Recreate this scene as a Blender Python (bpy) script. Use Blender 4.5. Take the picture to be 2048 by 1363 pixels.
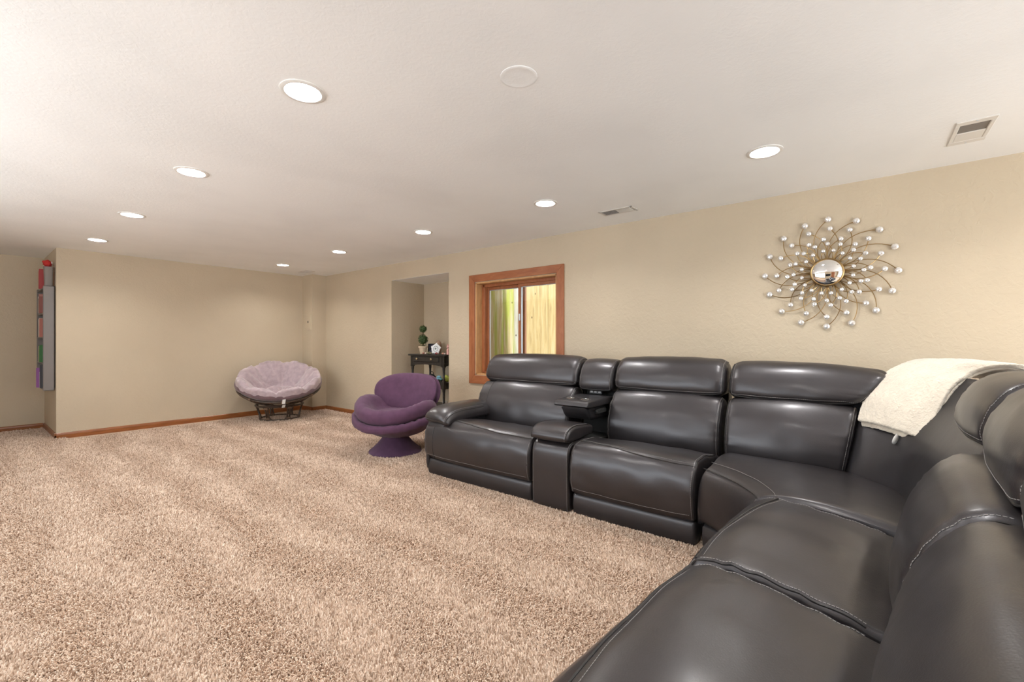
import bpy, math, random
from math import sin, cos, pi, sqrt, radians, exp, floor as fl
from mathutils import Vector, Matrix, noise
random.seed(7)
for _o in list(bpy.data.objects): bpy.data.objects.remove(_o)
S = bpy.context.scene
COL = S.collection
H = 2.25                                    # ceiling height

# ------------------------------------------------------------------ camera, world, exposure, sun, added fill lamps
cam_d = bpy.data.cameras.new('camera'); cam_d.sensor_width = 36; cam_d.lens = 880.4/2048*36
cam_d.clip_start = .02
cam = bpy.data.objects.new('camera', cam_d); COL.objects.link(cam); S.camera = cam
YAW, PIT = radians(51.66), radians(.07)
cam.location = (0, 0, 1.1433)
cam.rotation_euler = (pi/2+PIT, radians(.04), -YAW)
S.view_settings.view_transform = 'Standard'; S.view_settings.look = 'None'
S.view_settings.gamma = 1; S.view_settings.use_curve_mapping = False
S.view_settings.exposure = 0.33
S.cycles.max_bounces = 10; S.cycles.diffuse_bounces = 7; S.cycles.glossy_bounces = 4
S.cycles.transparent_max_bounces = 12
S.cycles.sample_clamp_indirect = 6

W = bpy.data.worlds.new('world'); S.world = W; W.use_nodes = True
W.node_tree.nodes['Background'].inputs[0].default_value = (.88, .95, 1, 1)
W.node_tree.nodes['Background'].inputs[1].default_value = 3.0

LAMP_E = 285.0                               # emission of the recessed lamp lenses
LAMP_C = (1.0, .982, .955)
def area(name, loc, rot, sx, sy, watts, col):
    d = bpy.data.lights.new(name, 'AREA'); d.shape = 'RECTANGLE'; d.size = sx; d.size_y = sy
    d.energy = watts; d.color = col
    o = bpy.data.objects.new(name, d); COL.objects.link(o); o.location = loc; o.rotation_euler = rot
    return o
# added fill lamps tilted up to brighten the ceiling, set in the unseen openings
area('back_fill_light', (1.3, -3.06, 1.15), (-pi/2-radians(24), 0, pi), 3.3, 1.8, 52, (.93, .97, 1))
area('side_fill_light', (-1.70, 3.2, 1.3), (0, -pi/2-radians(30), 0), 1.2, 4.4, 31, (.93, .97, 1))

_s = bpy.data.lights.new('sun', 'SUN'); _s.energy = 12; _s.angle = radians(3); _s.color = (1, .96, .88)
sun = bpy.data.objects.new('sun', _s); COL.objects.link(sun)
sun.rotation_euler = Vector((.26, -.05, -1)).to_track_quat('-Z', 'Y').to_euler()

# ------------------------------------------------------------------ mesh helpers
WL = {}
def wl(o): return WL.get(o.name, Vector((0, 0, 0))) if o else Vector((0, 0, 0))
def meta(o, label=None, cat=None, group=None, kind=None):
    if label: o['label'] = label
    if cat: o['category'] = cat
    if group: o['group'] = group
    if kind: o['kind'] = kind
    return o
def empty(name, loc, label=None, cat=None, group=None, kind=None):
    o = bpy.data.objects.new(name, None); COL.objects.link(o); o.location = loc
    o.empty_display_size = .1
    WL[o.name] = Vector(loc)
    return meta(o, label, cat, group, kind)
def mobj(name, V, F, mat, parent=None, smooth=True, ang=38, origin=None):
    """one mesh object from world-space vertices"""
    b = wl(parent) if parent else Vector(origin or (0, 0, 0))
    me = bpy.data.meshes.new(name)
    me.from_pydata([tuple(Vector(v)-b) for v in V], [], F)
    me.validate()
    if smooth:
        me.polygons.foreach_set('use_smooth', [True]*len(me.polygons))
        me.set_sharp_from_angle(angle=radians(ang))
    if mat: me.materials.append(mat)
    o = bpy.data.objects.new(name, me); COL.objects.link(o)
    if parent: o.parent = parent
    else: o.location = b
    WL[o.name] = Vector(b)
    return o
def fixn(o):
    import bmesh
    bm = bmesh.new(); bm.from_mesh(o.data); bmesh.ops.recalc_face_normals(bm, faces=bm.faces); bm.to_mesh(o.data); bm.free()
    return o
class MB:
    def __init__(s): s.V = []; s.F = []
    def add(s, V, F):
        n = len(s.V); s.V += [Vector(v) for v in V]; s.F += [tuple(i+n for i in f) for f in F]; return s
    def box(s, a, b, M=None):
        x0, y0, z0 = a; x1, y1, z1 = b
        V = [(x0,y0,z0),(x1,y0,z0),(x1,y1,z0),(x0,y1,z0),(x0,y0,z1),(x1,y0,z1),(x1,y1,z1),(x0,y1,z1)]
        if M: V = [M @ Vector(v) for v in V]
        return s.add(V, [(0,3,2,1),(4,5,6,7),(0,1,5,4),(1,2,6,5),(2,3,7,6),(3,0,4,7)])
    def bbox(s, a, b, r=.004, M=None):
        """box with chamfered edges"""
        x0,y0,z0 = a; x1,y1,z1 = b
        r = min(r, abs(x1-x0)*.45, abs(y1-y0)*.45, abs(z1-z0)*.45)
        V = []; idx = {}
        for ix in (0,1):
            for iy in (0,1):
                for iz in (0,1):
                    X=(x0,x1)[ix]; Y=(y0,y1)[iy]; Z=(z0,z1)[iz]
                    dx=r*(1-2*ix); dy=r*(1-2*iy); dz=r*(1-2*iz)
                    for ax,p in ((0,(X,Y+dy,Z+dz)),(1,(X+dx,Y,Z+dz)),(2,(X+dx,Y+dy,Z))):
                        idx[(ix,iy,iz,ax)] = len(V); V.append(p)
        F = []
        for ax in range(3):
            for sd in (0,1):
                o = [a for a in range(3) if a != ax]; q = []
                for a_, b_ in ((0,0),(1,0),(1,1),(0,1)):
                    k=[0,0,0]; k[ax]=sd; k[o[0]]=a_; k[o[1]]=b_; q.append(idx[(*k,ax)])
                F.append(tuple(q))
        for ax in range(3):
            o = [a for a in range(3) if a != ax]
            for a_ in (0,1):
                for b_ in (0,1):
                    k0=[0,0,0]; k1=[0,0,0]; k0[ax]=0; k1[ax]=1
                    for k in (k0,k1): k[o[0]]=a_; k[o[1]]=b_
                    F.append((idx[(*k0,o[0])],idx[(*k0,o[1])],idx[(*k1,o[1])],idx[(*k1,o[0])]))
        for ix in (0,1):
            for iy in (0,1):
                for iz in (0,1): F.append(tuple(idx[(ix,iy,iz,a)] for a in range(3)))
        if M: V = [M @ Vector(v) for v in V]
        # orient outward
        c = sum((Vector(v) for v in V), Vector())/len(V); G = []
        for f in F:
            p=[Vector(V[i]) for i in f]; n=(p[1]-p[0]).cross(p[2]-p[0]); m=sum(p,Vector())/len(p)
            G.append(f if n.dot(m-c) > 0 else f[::-1])
        return s.add(V, G)
    def tube(s, P, r, n=8, closed=False, caps=True):
        P=[Vector(p) for p in P]; m=len(P); R=r if hasattr(r,'__len__') else [r]*m
        up=None; rings=[]
        for i in range(m):
            if closed: t=(P[(i+1)%m]-P[i-1])
            else: t=P[min(i+1,m-1)]-P[max(i-1,0)]
            t=t.normalized() if t.length>1e-9 else Vector((0,0,1))
            if up is None:
                up=Vector((0,0,1)) if abs(t.z)<.9 else Vector((1,0,0))
            up=(up-t*up.dot(t)); up=up.normalized() if up.length>1e-6 else t.orthogonal().normalized()
            b=t.cross(up)
            rings.append([P[i]+(up*cos(2*pi*k/n)+b*sin(2*pi*k/n))*R[i] for k in range(n)])
        V=[v for q in rings for v in q]; F=[]
        for i in range(m if closed else m-1):
            j=(i+1)%m
            for k in range(n):
                l=(k+1)%n; F.append((i*n+k,i*n+l,j*n+l,j*n+k))
        if not closed and caps:
            F.append(tuple(range(n))[::-1]); F.append(tuple((m-1)*n+k for k in range(n)))
        return s.add(V,F)
    def lathe(s, prof, n=24, M=None, close=True):
        """prof [(r,z)...] bottom to top"""
        V=[];F=[];m=len(prof)
        for r,z in prof:
            for k in range(n): V.append((r*cos(2*pi*k/n), r*sin(2*pi*k/n), z))
        for i in range(m-1):
            for k in range(n):
                l=(k+1)%n; F.append((i*n+k,i*n+l,(i+1)*n+l,(i+1)*n+k))
        if close:
            F.append(tuple(range(n))[::-1]); F.append(tuple((m-1)*n+k for k in range(n)))
        if M: V=[M@Vector(v) for v in V]
        return s.add(V,F)
    def ball(s, c, r, nu=12, nv=8, sc=(1,1,1), disp=0, seed=0):
        V=[];F=[]
        for j in range(nv+1):
            a=pi*j/nv
            for i in range(nu):
                b=2*pi*i/nu; d=Vector((sin(a)*cos(b),sin(a)*sin(b),-cos(a)))
                q=1+disp*noise.noise(d*2.5+Vector((seed,seed,0))) if disp else 1
                V.append(Vector(c)+Vector((d.x*sc[0],d.y*sc[1],d.z*sc[2]))*r*q)
        for j in range(nv):
            for i in range(nu):
                l=(i+1)%nu; F.append((j*nu+i,j*nu+l,(j+1)*nu+l,(j+1)*nu+i))
        return s.add(V,F)
    def build(s, name, mat, parent=None, smooth=True, ang=38, origin=None):
        return mobj(name, s.V, s.F, mat, parent, smooth, ang, origin)

def catmull(P, n, closed=True):
    P=[Vector(p) for p in P]; m=len(P); D=[]
    k=24
    rng = m if closed else m-1
    for i in range(rng):
        if closed: a,b,c,d=P[i-1],P[i],P[(i+1)%m],P[(i+2)%m]
        else: a,b,c,d=P[max(i-1,0)],P[i],P[i+1],P[min(i+2,m-1)]
        for j in range(k):
            t=j/k
            D.append(.5*((2*b)+(c-a)*t+(2*a-5*b+4*c-d)*t*t+(3*b-a-3*c+d)*t**3))
    if not closed: D.append(P[-1])
    L=[0]
    for i in range(1,len(D)+(1 if closed else 0)): L.append(L[-1]+(D[i%len(D)]-D[i-1]).length)
    out=[]; j=0; T=L[-1]
    for i in range(n):
        t=T*i/(n if closed else n-1)
        while j<len(L)-2 and L[j+1]<t: j+=1
        f=(t-L[j])/max(L[j+1]-L[j],1e-9)
        out.append(D[j].lerp(D[(j+1)%len(D)],min(f,1)))
    return out

# ------------------------------------------------------------------ material helpers
def new_mat(name):
    m=bpy.data.materials.new(name); m.use_nodes=True
    return m, m.node_tree.nodes, m.node_tree.links, m.node_tree.nodes['Principled BSDF']
def c4(c): return (c[0],c[1],c[2],1)
def node(N,t,**kw):
    n=N.new(t)
    for k,v in kw.items():
        if k in ('noise_dimensions','operation','blend_type','data_type','feature','wave_type','bands_direction','distance'): setattr(n,k,v)
        else: n.inputs[k].default_value=v
    return n
def ramp(N,stops):
    n=N.new('ShaderNodeValToRGB'); e=n.color_ramp.elements
    while len(e)<len(stops): e.new(.5)
    for x,(p,c) in zip(e,stops): x.position=p; x.color=c4(c)
    return n
def plain(name,c,rough=.5,metal=0,bump=0,bscale=80,var=.0,vscale=6,spec=.5,sheen=0,coat=0,obj=True):
    m,N,L,B=new_mat(name)
    B.inputs['Base Color'].default_value=c4(c); B.inputs['Roughness'].default_value=rough
    B.inputs['Metallic'].default_value=metal; B.inputs['Specular IOR Level'].default_value=spec
    B.inputs['Sheen Weight'].default_value=sheen; B.inputs['Coat Weight'].default_value=coat
    tc=N.new('ShaderNodeTexCoord')
    if var:
        n=node(N,'ShaderNodeTexNoise',Scale=vscale,Detail=4.0); L.new(tc.outputs['Object'],n.inputs['Vector'])
        r=ramp(N,[(.3,[x*(1-var) for x in c]),(.7,[min(1,x*(1+var)) for x in c])]); L.new(n.outputs[0],r.inputs[0]); L.new(r.outputs[0],B.inputs['Base Color'])
    if bump:
        n=node(N,'ShaderNodeTexNoise',Scale=bscale,Detail=3.0); L.new(tc.outputs['Object'],n.inputs['Vector'])
        b=N.new('ShaderNodeBump'); b.inputs['Strength'].default_value=bump; b.inputs['Distance'].default_value=.004
        L.new(n.outputs[0],b.inputs['Height']); L.new(b.outputs[0],B.inputs['Normal'])
    return m
def emit(name,c,s):
    m,N,L,B=new_mat(name); B.inputs['Base Color'].default_value=c4(c)
    B.inputs['Emission Color'].default_value=c4(c); B.inputs['Emission Strength'].default_value=s
    return m
def wood(name,c1,c2,scale=(2,14,14),rough=.35,rings=2.0):
    m,N,L,B=new_mat(name)
    tc=N.new('ShaderNodeTexCoord'); mp=N.new('ShaderNodeMapping'); mp.inputs['Scale'].default_value=scale
    L.new(tc.outputs['Object'],mp.inputs[0])
    n=node(N,'ShaderNodeTexNoise',Scale=rings,Detail=6.0,Roughness=.6,Distortion=.6); L.new(mp.outputs[0],n.inputs['Vector'])
    r=ramp(N,[(.3,c1),(.52,[(a+b)/2 for a,b in zip(c1,c2)]),(.72,c2)]); L.new(n.outputs[0],r.inputs[0]); L.new(r.outputs[0],B.inputs['Base Color'])
    B.inputs['Roughness'].default_value=rough
    b=N.new('ShaderNodeBump'); b.inputs['Strength'].default_value=.12; b.inputs['Distance'].default_value=.002
    L.new(n.outputs[0],b.inputs['Height']); L.new(b.outputs[0],B.inputs['Normal'])
    return m
def wall_mat(name,c,bump=.35,scale=26):
    m,N,L,B=new_mat(name); tc=N.new('ShaderNodeTexCoord')
    n=node(N,'ShaderNodeTexNoise',Scale=1.3,Detail=3.0); L.new(tc.outputs['Object'],n.inputs['Vector'])
    r=ramp(N,[(.35,[x*.965 for x in c]),(.65,[min(1,x*1.035) for x in c])]); L.new(n.outputs[0],r.inputs[0]); L.new(r.outputs[0],B.inputs['Base Color'])
    v=node(N,'ShaderNodeTexNoise',Scale=scale,Detail=5.0,Roughness=.55,Distortion=.8); L.new(tc.outputs['Object'],v.inputs['Vector'])
    k=ramp(N,[(.42,(0,0,0)),(.6,(1,1,1))]); L.new(v.outputs[0],k.inputs[0])
    b=N.new('ShaderNodeBump'); b.inputs['Strength'].default_value=bump; b.inputs['Distance'].default_value=.003
    L.new(k.outputs[0],b.inputs['Height']); L.new(b.outputs[0],B.inputs['Normal'])
    B.inputs['Roughness'].default_value=.55; B.inputs['Specular IOR Level'].default_value=.3
    return m

M_WALL=wall_mat('beige_wall_paint',(.56,.470,.345))
M_CEIL=wall_mat('ceiling_paint',(.93,.945,.95),.12,40)
M_TRIM=wood('stained_wood_trim',(.20,.062,.016),(.34,.12,.035),(3,3,30),.3)
M_CASE=wood('window_casing_wood',(.29,.093,.034),(.41,.15,.06),(14,14,3),.35)
M_JAMB=wood('window_jamb_wood',(.48,.25,.10),(.66,.38,.17),(14,14,3),.4)
M_WHITE=plain('white_plastic',(.8,.79,.76),.4)
M_VENT=plain('vent_enamel',(.74,.72,.68),.4)
M_DARK=plain('painted_duct_shade',(.03,.028,.026),.7)
M_LENS=emit('lamp_lens',LAMP_C,LAMP_E)
M_ALU=plain('window_aluminium',(.62,.66,.70),.3,.6)

# ------------------------------------------------------------------ room shell
XW, YF, XC, YC = 3.883, 7.403, 3.64, 7.07       # window wall, far wall, corner column
XR, YR = .734, 8.50                              # recess on the far left
XL, YB = -1.60, -3.00                            # unseen sides of the room
WY0, WY1, WZ0, WZ1 = 2.475, 3.632, .744, 1.852   # window opening
NY0, NY1, NZ = 4.092, 5.275, 2.022               # niche
T = .24
def struct(name, mb, mat, smooth=False): return meta(mb.build(name, mat, None, smooth), kind='structure')

f=MB(); f.box((XL-.1,YB-.1,-.12),(XW+.75,YR+.1,0)); struct('floor',f,None)
LIGHTS=[(.955,y) for y in (1.934,3.42,4.98,6.50,.40,-1.1)]+[(2.93,y) for y in (.437,1.975,3.46,5.03,6.53,-1.1)]
def ceiling():
    c=MB(); c.box((XL-.3,YB-.3,H+.06),(XW+.16,YR+.3,H+.25)); c.box((XW+.16,NY0-.2,H),(XW+.8,NY1+.2,H+.25))
    s_=.12                                      # underside with a round cut-out for every recessed lamp
    xs=sorted({XL-.3,XW+.16}|{x+d for x,_ in LIGHTS for d in (-s_,s_)})
    ys=sorted({YB-.3,YR+.3}|{y+d for _,y in LIGHTS for d in (-s_,s_)})
    for a,b in zip(xs,xs[1:]):
        for p,q in zip(ys,ys[1:]):
            hit=[(x,y) for x,y in LIGHTS if a<x<b and p<y<q and b-a<.3]
            if not hit or q-p>.3 : 
                if not hit: c.add([(a,p,H),(a,q,H),(b,q,H),(b,p,H)],[(0,1,2,3)])
                continue
            x,y=hit[0]; n=32; V=[]
            for k in range(n):
                t=2*pi*k/n; ca,sa=cos(t),sin(t); m=max(abs(ca),abs(sa))
                px=x+ca/m*s_; py=y+sa/m*s_
                px=a if abs(px-a)<1e-6 else b if abs(px-b)<1e-6 else px
                V.append((min(max(px,a),b),min(max(py,p),q),H)); 
            V+= [(x+.0725*cos(2*pi*k/n),y+.0725*sin(2*pi*k/n),H) for k in range(n)]
            c.add(V,[(k,n+k,n+(k+1)%n,(k+1)%n) for k in range(n)])
    struct('ceiling',c,M_CEIL)
ceiling()
w=MB()
x0,x1=XW,XW+T
w.box((x0,YB-.2,-.1),(x1,WY0,H)); w.box((x0,WY0,-.1),(x1,WY1,WZ0)); w.box((x0,WY0,WZ1),(x1,WY1,H))
w.box((x0,WY1,-.1),(x1,NY0,H)); w.box((x0,NY1,-.1),(x1,YR+.2,H))
w.box((x0,NY0,NZ),(x1,NY1,H))
w.box((x1,NY0-.05,-.1),(4.483,NY0,H)); w.box((x1,NY1,-.1),(4.483,NY1+.05,H)); w.box((4.483,NY0-.05,-.1),(4.55,NY1+.05,H))
struct('wall_right',w,M_WALL)
n=MB(); n.box((x0+.0005,NY0+.0005,NZ-.002),(4.483,NY1-.0005,NZ+.03)); struct('ceiling_niche',n,M_CEIL)
w=MB(); w.box((XR,YF,-.1),(XW,YR+.2,H)); struct('wall_far',w,M_WALL)
w=MB(); w.box((XC,YC,-.1),(XW,YF,H)); struct('wall_corner',w,M_WALL)
w=MB(); w.box((XL-.2,YR,-.1),(XR,YR+.2,H)); struct('wall_recess',w,M_WALL)
w=MB()                                         # unseen left wall with a long window opening sized to let in fill light
w.box((XL-.04,YB,-.1),(XL,.9,H)); w.box((XL-.04,5.5,-.1),(XL,YR,H)); w.box((XL-.04,.9,-.1),(XL,5.5,.65)); w.box((XL-.04,.9,2.0),(XL,5.5,H))
struct('wall_left',w,M_WALL)
w=MB()                                         # unseen back wall, its wide opening added for the fill lamp behind it
w.box((XL-.2,YB-.2,-.1),(-.4,YB,H)); w.box((3.0,YB-.2,-.1),(XW+.2,YB,H)); w.box((-.4,YB-.2,2.1),(3.0,YB,H)); w.box((-.4,YB-.2,-.1),(3.0,YB,.2))
struct('wall_back',w,M_WALL)
# baseboards with a small rounded top
def baseboard(name,a,b,nrm):
    a=Vector((*a,0)); b=Vector((*b,0)); nv=Vector((*nrm,0)); pr=[(0,0),(.014,0),(.014,.045),(.011,.062),(.004,.07),(0,.07)]
    V=[a+nv*p+Vector((0,0,z)) for p,z in pr]+[b+nv*p+Vector((0,0,z)) for p,z in pr]; m=len(pr)
    F=[(i,(i+1)%m,m+(i+1)%m,m+i) for i in range(m)]+[tuple(range(m)),tuple(range(m,2*m))]
    o=mobj(name,V,F,M_TRIM,None,False); fixn(o); return meta(o,kind='structure')
baseboard('baseboard_far',(XR-.014,YF),(XC,YF),(0,-1))
baseboard('baseboard_recess_side',(XR,YF-.014),(XR,YR),(-1,0))
baseboard('baseboard_recess',(XL,YR),(XR-.014,YR),(0,-1))
baseboard('baseboard_corner_side',(XC,YC-.014),(XC,YF-.014),(-1,0))
baseboard('baseboard_corner_front',(XC-.014,YC),(XW,YC),(0,-1))
baseboard('baseboard_right_far',(XW,NY1),(XW,YC-.014),(-1,0))
baseboard('baseboard_right',(XW,YB),(XW,NY0),(-1,0))
baseboard('baseboard_niche_side',(XW-.014,NY1),(4.483,NY1),(0,-1))
baseboard('baseboard_niche_back',(4.483,NY0),(4.483,NY1-.014),(-1,0))

# ------------------------------------------------------------------ carpet
def carpet():
    m,N,L,B=new_mat('carpet_pile'); tc=N.new('ShaderNodeTexCoord'); oi=N.new('ShaderNodeObjectInfo')
    r=ramp(N,[(0,(.32,.215,.15)),(.3,(.56,.425,.325)),(.75,(.70,.555,.445)),(1,(.84,.71,.60))]); L.new(oi.outputs['Random'],r.inputs[0])
    L.new(r.outputs[0],B.inputs['Base Color']); B.inputs['Roughness'].default_value=.9; B.inputs['Specular IOR Level'].default_value=.15
    b,N,L,B=new_mat('carpet_backing'); tc=N.new('ShaderNodeTexCoord')
    n=node(N,'ShaderNodeTexNoise',Scale=160,Detail=2.0); L.new(tc.outputs['Object'],n.inputs['Vector'])
    r=ramp(N,[(.3,(.44,.31,.22)),(.7,(.66,.51,.39))]); L.new(n.outputs[0],r.inputs[0]); L.new(r.outputs[0],B.inputs['Base Color']); B.inputs['Roughness'].default_value=.95
    bpy.data.objects['floor'].data.materials.append(b)
    # pile: geometry-node tufts scattered over the part of the floor in view, denser near the viewer
    V=[];F=[];nx,ny=24,46
    xa,xb,ya,yb=-.2,XW-.016,.15,YR-.016
    for j in range(ny+1):
        for i in range(nx+1): V.append((xa+(xb-xa)*i/nx, ya+(yb-ya)*j/ny, 0.0005))
    for j in range(ny):
        for i in range(nx):
            cx=xa+(xb-xa)*(i+.5)/nx; cy=ya+(yb-ya)*(j+.5)/ny
            if cy>YF-.1 and cx>XR: continue
            if cx>2.70 and cy<2.80: continue             # hidden under the sofa
            a=j*(nx+1)+i; F.append((a,a+1,a+nx+2,a+nx+1))
    o=mobj('carpet_pile',V,F,m,None,False); meta(o,'beige shag carpet pile covering the whole floor, vacuum stripes in it','carpet',kind='stuff')
    at=o.data.attributes.new('density','FLOAT','POINT')
    at.data.foreach_set('value',[60000/(1+.16*(v[1]*v[1]+v[0]*v[0])) +5000 for v in V])
    g=bpy.data.node_groups.new('carpet_tufts','GeometryNodeTree')
    g.interface.new_socket('Geometry',in_out='INPUT',socket_type='NodeSocketGeometry'); g.interface.new_socket('Geometry',in_out='OUTPUT',socket_type='NodeSocketGeometry')
    N=g.nodes; L=g.links
    gi=N.new('NodeGroupInput'); go=N.new('NodeGroupOutput')
    na=N.new('GeometryNodeInputNamedAttribute'); na.data_type='FLOAT'; na.inputs['Name'].default_value='density'
    dp=N.new('GeometryNodeDistributePointsOnFaces'); dp.inputs['Density'].default_value=1000
    L.new(gi.outputs[0],dp.inputs['Mesh']); L.new(na.outputs['Attribute'],dp.inputs['Density'])
    co=N.new('GeometryNodeMeshCone'); co.inputs['Vertices'].default_value=5; co.inputs['Radius Top'].default_value=.0016; co.inputs['Radius Bottom'].default_value=.0034; co.inputs['Depth'].default_value=.017
    co.inputs['Side Segments'].default_value=1
    sm=N.new('GeometryNodeSetMaterial'); sm.inputs['Material'].default_value=m; L.new(co.outputs['Mesh'],sm.inputs['Geometry'])
    # vacuum stripes: the pile leans one way or the other in bands about 0.4 m wide
    pos=N.new('GeometryNodeInputPosition'); sp=N.new('ShaderNodeSeparateXYZ'); L.new(pos.outputs[0],sp.inputs[0])
    nz=N.new('ShaderNodeTexNoise'); nz.inputs['Scale'].default_value=.9; nz.inputs['Detail'].default_value=2
    L.new(pos.outputs[0],nz.inputs['Vector'])
    ma=N.new('ShaderNodeMath'); ma.operation='MULTIPLY_ADD'; L.new(nz.outputs[0],ma.inputs[0]); ma.inputs[1].default_value=.55; L.new(sp.outputs[0],ma.inputs[2])
    mb=N.new('ShaderNodeMath'); mb.operation='MULTIPLY'; L.new(ma.outputs[0],mb.inputs[0]); mb.inputs[1].default_value=2*pi/.42
    sn=N.new('ShaderNodeMath'); sn.operation='SINE'; L.new(mb.outputs[0],sn.inputs[0])
    n2=N.new('ShaderNodeTexNoise'); n2.inputs['Scale'].default_value=2.2; n2.inputs['Detail'].default_value=3; L.new(pos.outputs[0],n2.inputs['Vector'])
    k2=N.new('ShaderNodeMath'); k2.operation='MULTIPLY_ADD'; L.new(n2.outputs[0],k2.inputs[0]); k2.inputs[1].default_value=5; k2.inputs[2].default_value=-2.5
    sn2=N.new('ShaderNodeMath'); sn2.operation='ADD'; L.new(sn.outputs[0],sn2.inputs[0]); L.new(k2.outputs[0],sn2.inputs[1])
    cl=N.new('ShaderNodeClamp'); cl.inputs['Min'].default_value=-1; cl.inputs['Max'].default_value=1; L.new(sn2.outputs[0],cl.inputs[0])
    # lean towards / away from the light: rotation about X and Y
    rx=N.new('FunctionNodeRandomValue'); rx.data_type='FLOAT_VECTOR'
    rx.inputs[0].default_value=(-.6,-.6,0); rx.inputs[1].default_value=(.6,.6,0)
    cx=N.new('ShaderNodeCombineXYZ')
    m1=N.new('ShaderNodeMath'); m1.operation='MULTIPLY'; L.new(cl.outputs[0],m1.inputs[0]); m1.inputs[1].default_value=.58
    m2=N.new('ShaderNodeMath'); m2.operation='MULTIPLY'; L.new(cl.outputs[0],m2.inputs[0]); m2.inputs[1].default_value=-.40
    L.new(m1.outputs[0],cx.inputs[0]); L.new(m2.outputs[0],cx.inputs[1])
    av=N.new('ShaderNodeVectorMath'); av.operation='ADD'; L.new(rx.outputs[0],av.inputs[0]); L.new(cx.outputs[0],av.inputs[1])
    ip=N.new('GeometryNodeInstanceOnPoints'); L.new(dp.outputs['Points'],ip.inputs['Points']); L.new(sm.outputs[0],ip.inputs['Instance']); L.new(av.outputs[0],ip.inputs['Rotation'])
    rs=N.new('FunctionNodeRandomValue'); rs.data_type='FLOAT'; rs.inputs[2].default_value=.75; rs.inputs[3].default_value=1.35
    L.new(rs.outputs[1],ip.inputs['Scale'])
    jg=N.new('GeometryNodeJoinGeometry'); L.new(ip.outputs[0],jg.inputs[0])
    L.new(jg.outputs[0],go.inputs[0])
    md=o.modifiers.new('tufts','NODES'); md.node_group=g
carpet()

# ------------------------------------------------------------------ ceiling fixtures
def downlight(x,y,label,grp='recessed ceiling lights'):
    t=empty('recessed_light',(x,y,H),label,'ceiling light',grp)
    M=Matrix.Translation((x,y,H))@Matrix.Rotation(pi,4,'X')
    MB().lathe([(.070,-.050),(.072,.002),(.076,.006),(.088,.006),(.095,.003),(.095,-.001)],32,M,False).build('trim_ring',M_WHITE,t)
    MB().lathe([(.0705,-.048),(.06,-.045),(.035,-.042),(.004,-.041)],28,M,False).build('lens',M_LENS,t)
ordn=['nearest the viewer','second nearest the viewer','third from the viewer','farthest from the viewer']
for k,y in enumerate((1.934,3.42,4.98,6.50)): downlight(.955,y,'lit recessed light in the left row on the ceiling, '+ordn[k])
ordn=['nearest the viewer, above the sofa','second from the viewer','middle one','fourth from the viewer','farthest one by the far wall']
for k,y in enumerate((.437,1.975,3.46,5.03,6.53)): downlight(2.93,y,'lit recessed light in the right row on the ceiling, '+ordn[k])
downlight(.955,.40,'lit recessed light of the left row right above the viewer'); downlight(.955,-1.1,'lit recessed light of the left row behind the viewer')
downlight(2.93,-1.1,'lit round recessed light of the right row behind the camera')

def vent(name,c,a,b,label,cat,half=True,along='x'):
    """ceiling register: flange, two banks of louvres"""
    cx,cy=c; t=empty(name,(cx,cy,H),label,cat); 
    m=MB(); z=H-.005
    for p,q in (((cx-a,cy-b),(cx-a+.022,cy+b)),((cx+a-.022,cy-b),(cx+a,cy+b)),((cx-a,cy-b),(cx+a,cy-b+.022)),((cx-a,cy+b-.022),(cx+a,cy+b))): m.bbox((*p,z),(*q,H+.001),.003)
    if b>a: m.bbox((cx-a+.02,cy-.008,z),(cx+a-.02,cy+.008,H),.002)
    m.build('flange',M_VENT,t,False)
    MB().box((cx-a+.02,cy-b+.02,H-.001),(cx+a-.02,cy+b-.02,H+.0)).build('duct_shade_sheet',M_DARK,t,False)  # near-black sheet paints the duct's inner shade on the uncut ceiling
    n=9
    for bank,s in ((0,-1),(1,1)):
        for i in range(n):
            yy=cy+s*(.012+(b-.038)*(i+.5)/n)
            M=Matrix.Translation((cx,yy,H-.004))@Matrix.Rotation(radians(50*s),4,'X')
            MB().box((-a+.024,-.0062,-.0006),(a-.024,.0062,.0006),M).build('louvre',M_VENT,t,False)
vent('ceiling_vent',(3.485,1.61),.072,.152,'small white ceiling register above the sofa with two banks of louvres','vent')
vent('ceiling_vent',(3.44,6.86),.07,.13,'small ceiling register by the far corner column','vent')
def return_vent():
    t=empty('exhaust_grille',(3.32,-.46,H),'square white ceiling grille near the right wall with half open grey damper','vent')
    x0,x1,y0,y1=3.15,3.49,-.535,-.385
    m=MB()
    for p,q in (((x0,y0),(x0+.05,y1)),((x1-.05,y0),(x1,y1)),((x0+.05,y0),(x1-.05,y0+.02)),((x0+.05,y1-.02),(x1-.05,y1))): m.bbox((*p,H-.006),(*q,H+.001),.003)
    m.build('flange',M_VENT,t,False)
    MB().bbox((x0+.17,y0+.02,H-.005),(x1-.05,y1-.02,H+.001),.002).build('damper_plate',M_VENT,t,False)
    MB().box((x0+.05,y0+.02,H-.0008),(x0+.17,y1-.02,H)).build('opening',plain('grey_slot_plate',(.22,.20,.18),.9),t,False)  # flat grey plate laid on the uncut ceiling as the open slot
    for px,py in ((x0+.012,-.46),(x1-.012,-.46)): MB().lathe([(.004,0),(.004,.002)],8,Matrix.Translation((px,py,H-.006))@Matrix.Rotation(pi,4,'X')).build('screw',M_ALU,t)
return_vent()
t=MB().lathe([(.078,0),(.078,.0015),(.074,.003),(.066,.003),(.062,.0022),(.03,.003),(.003,.0032)],32,Matrix.Translation((1.463,1.12,H))@Matrix.Rotation(pi,4,'X')).build('ceiling_cover_plate',M_CEIL,None,True,38,(1.463,1.12,H))
meta(t,'blank round white cover plate on the ceiling between the light rows','cover plate')

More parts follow.
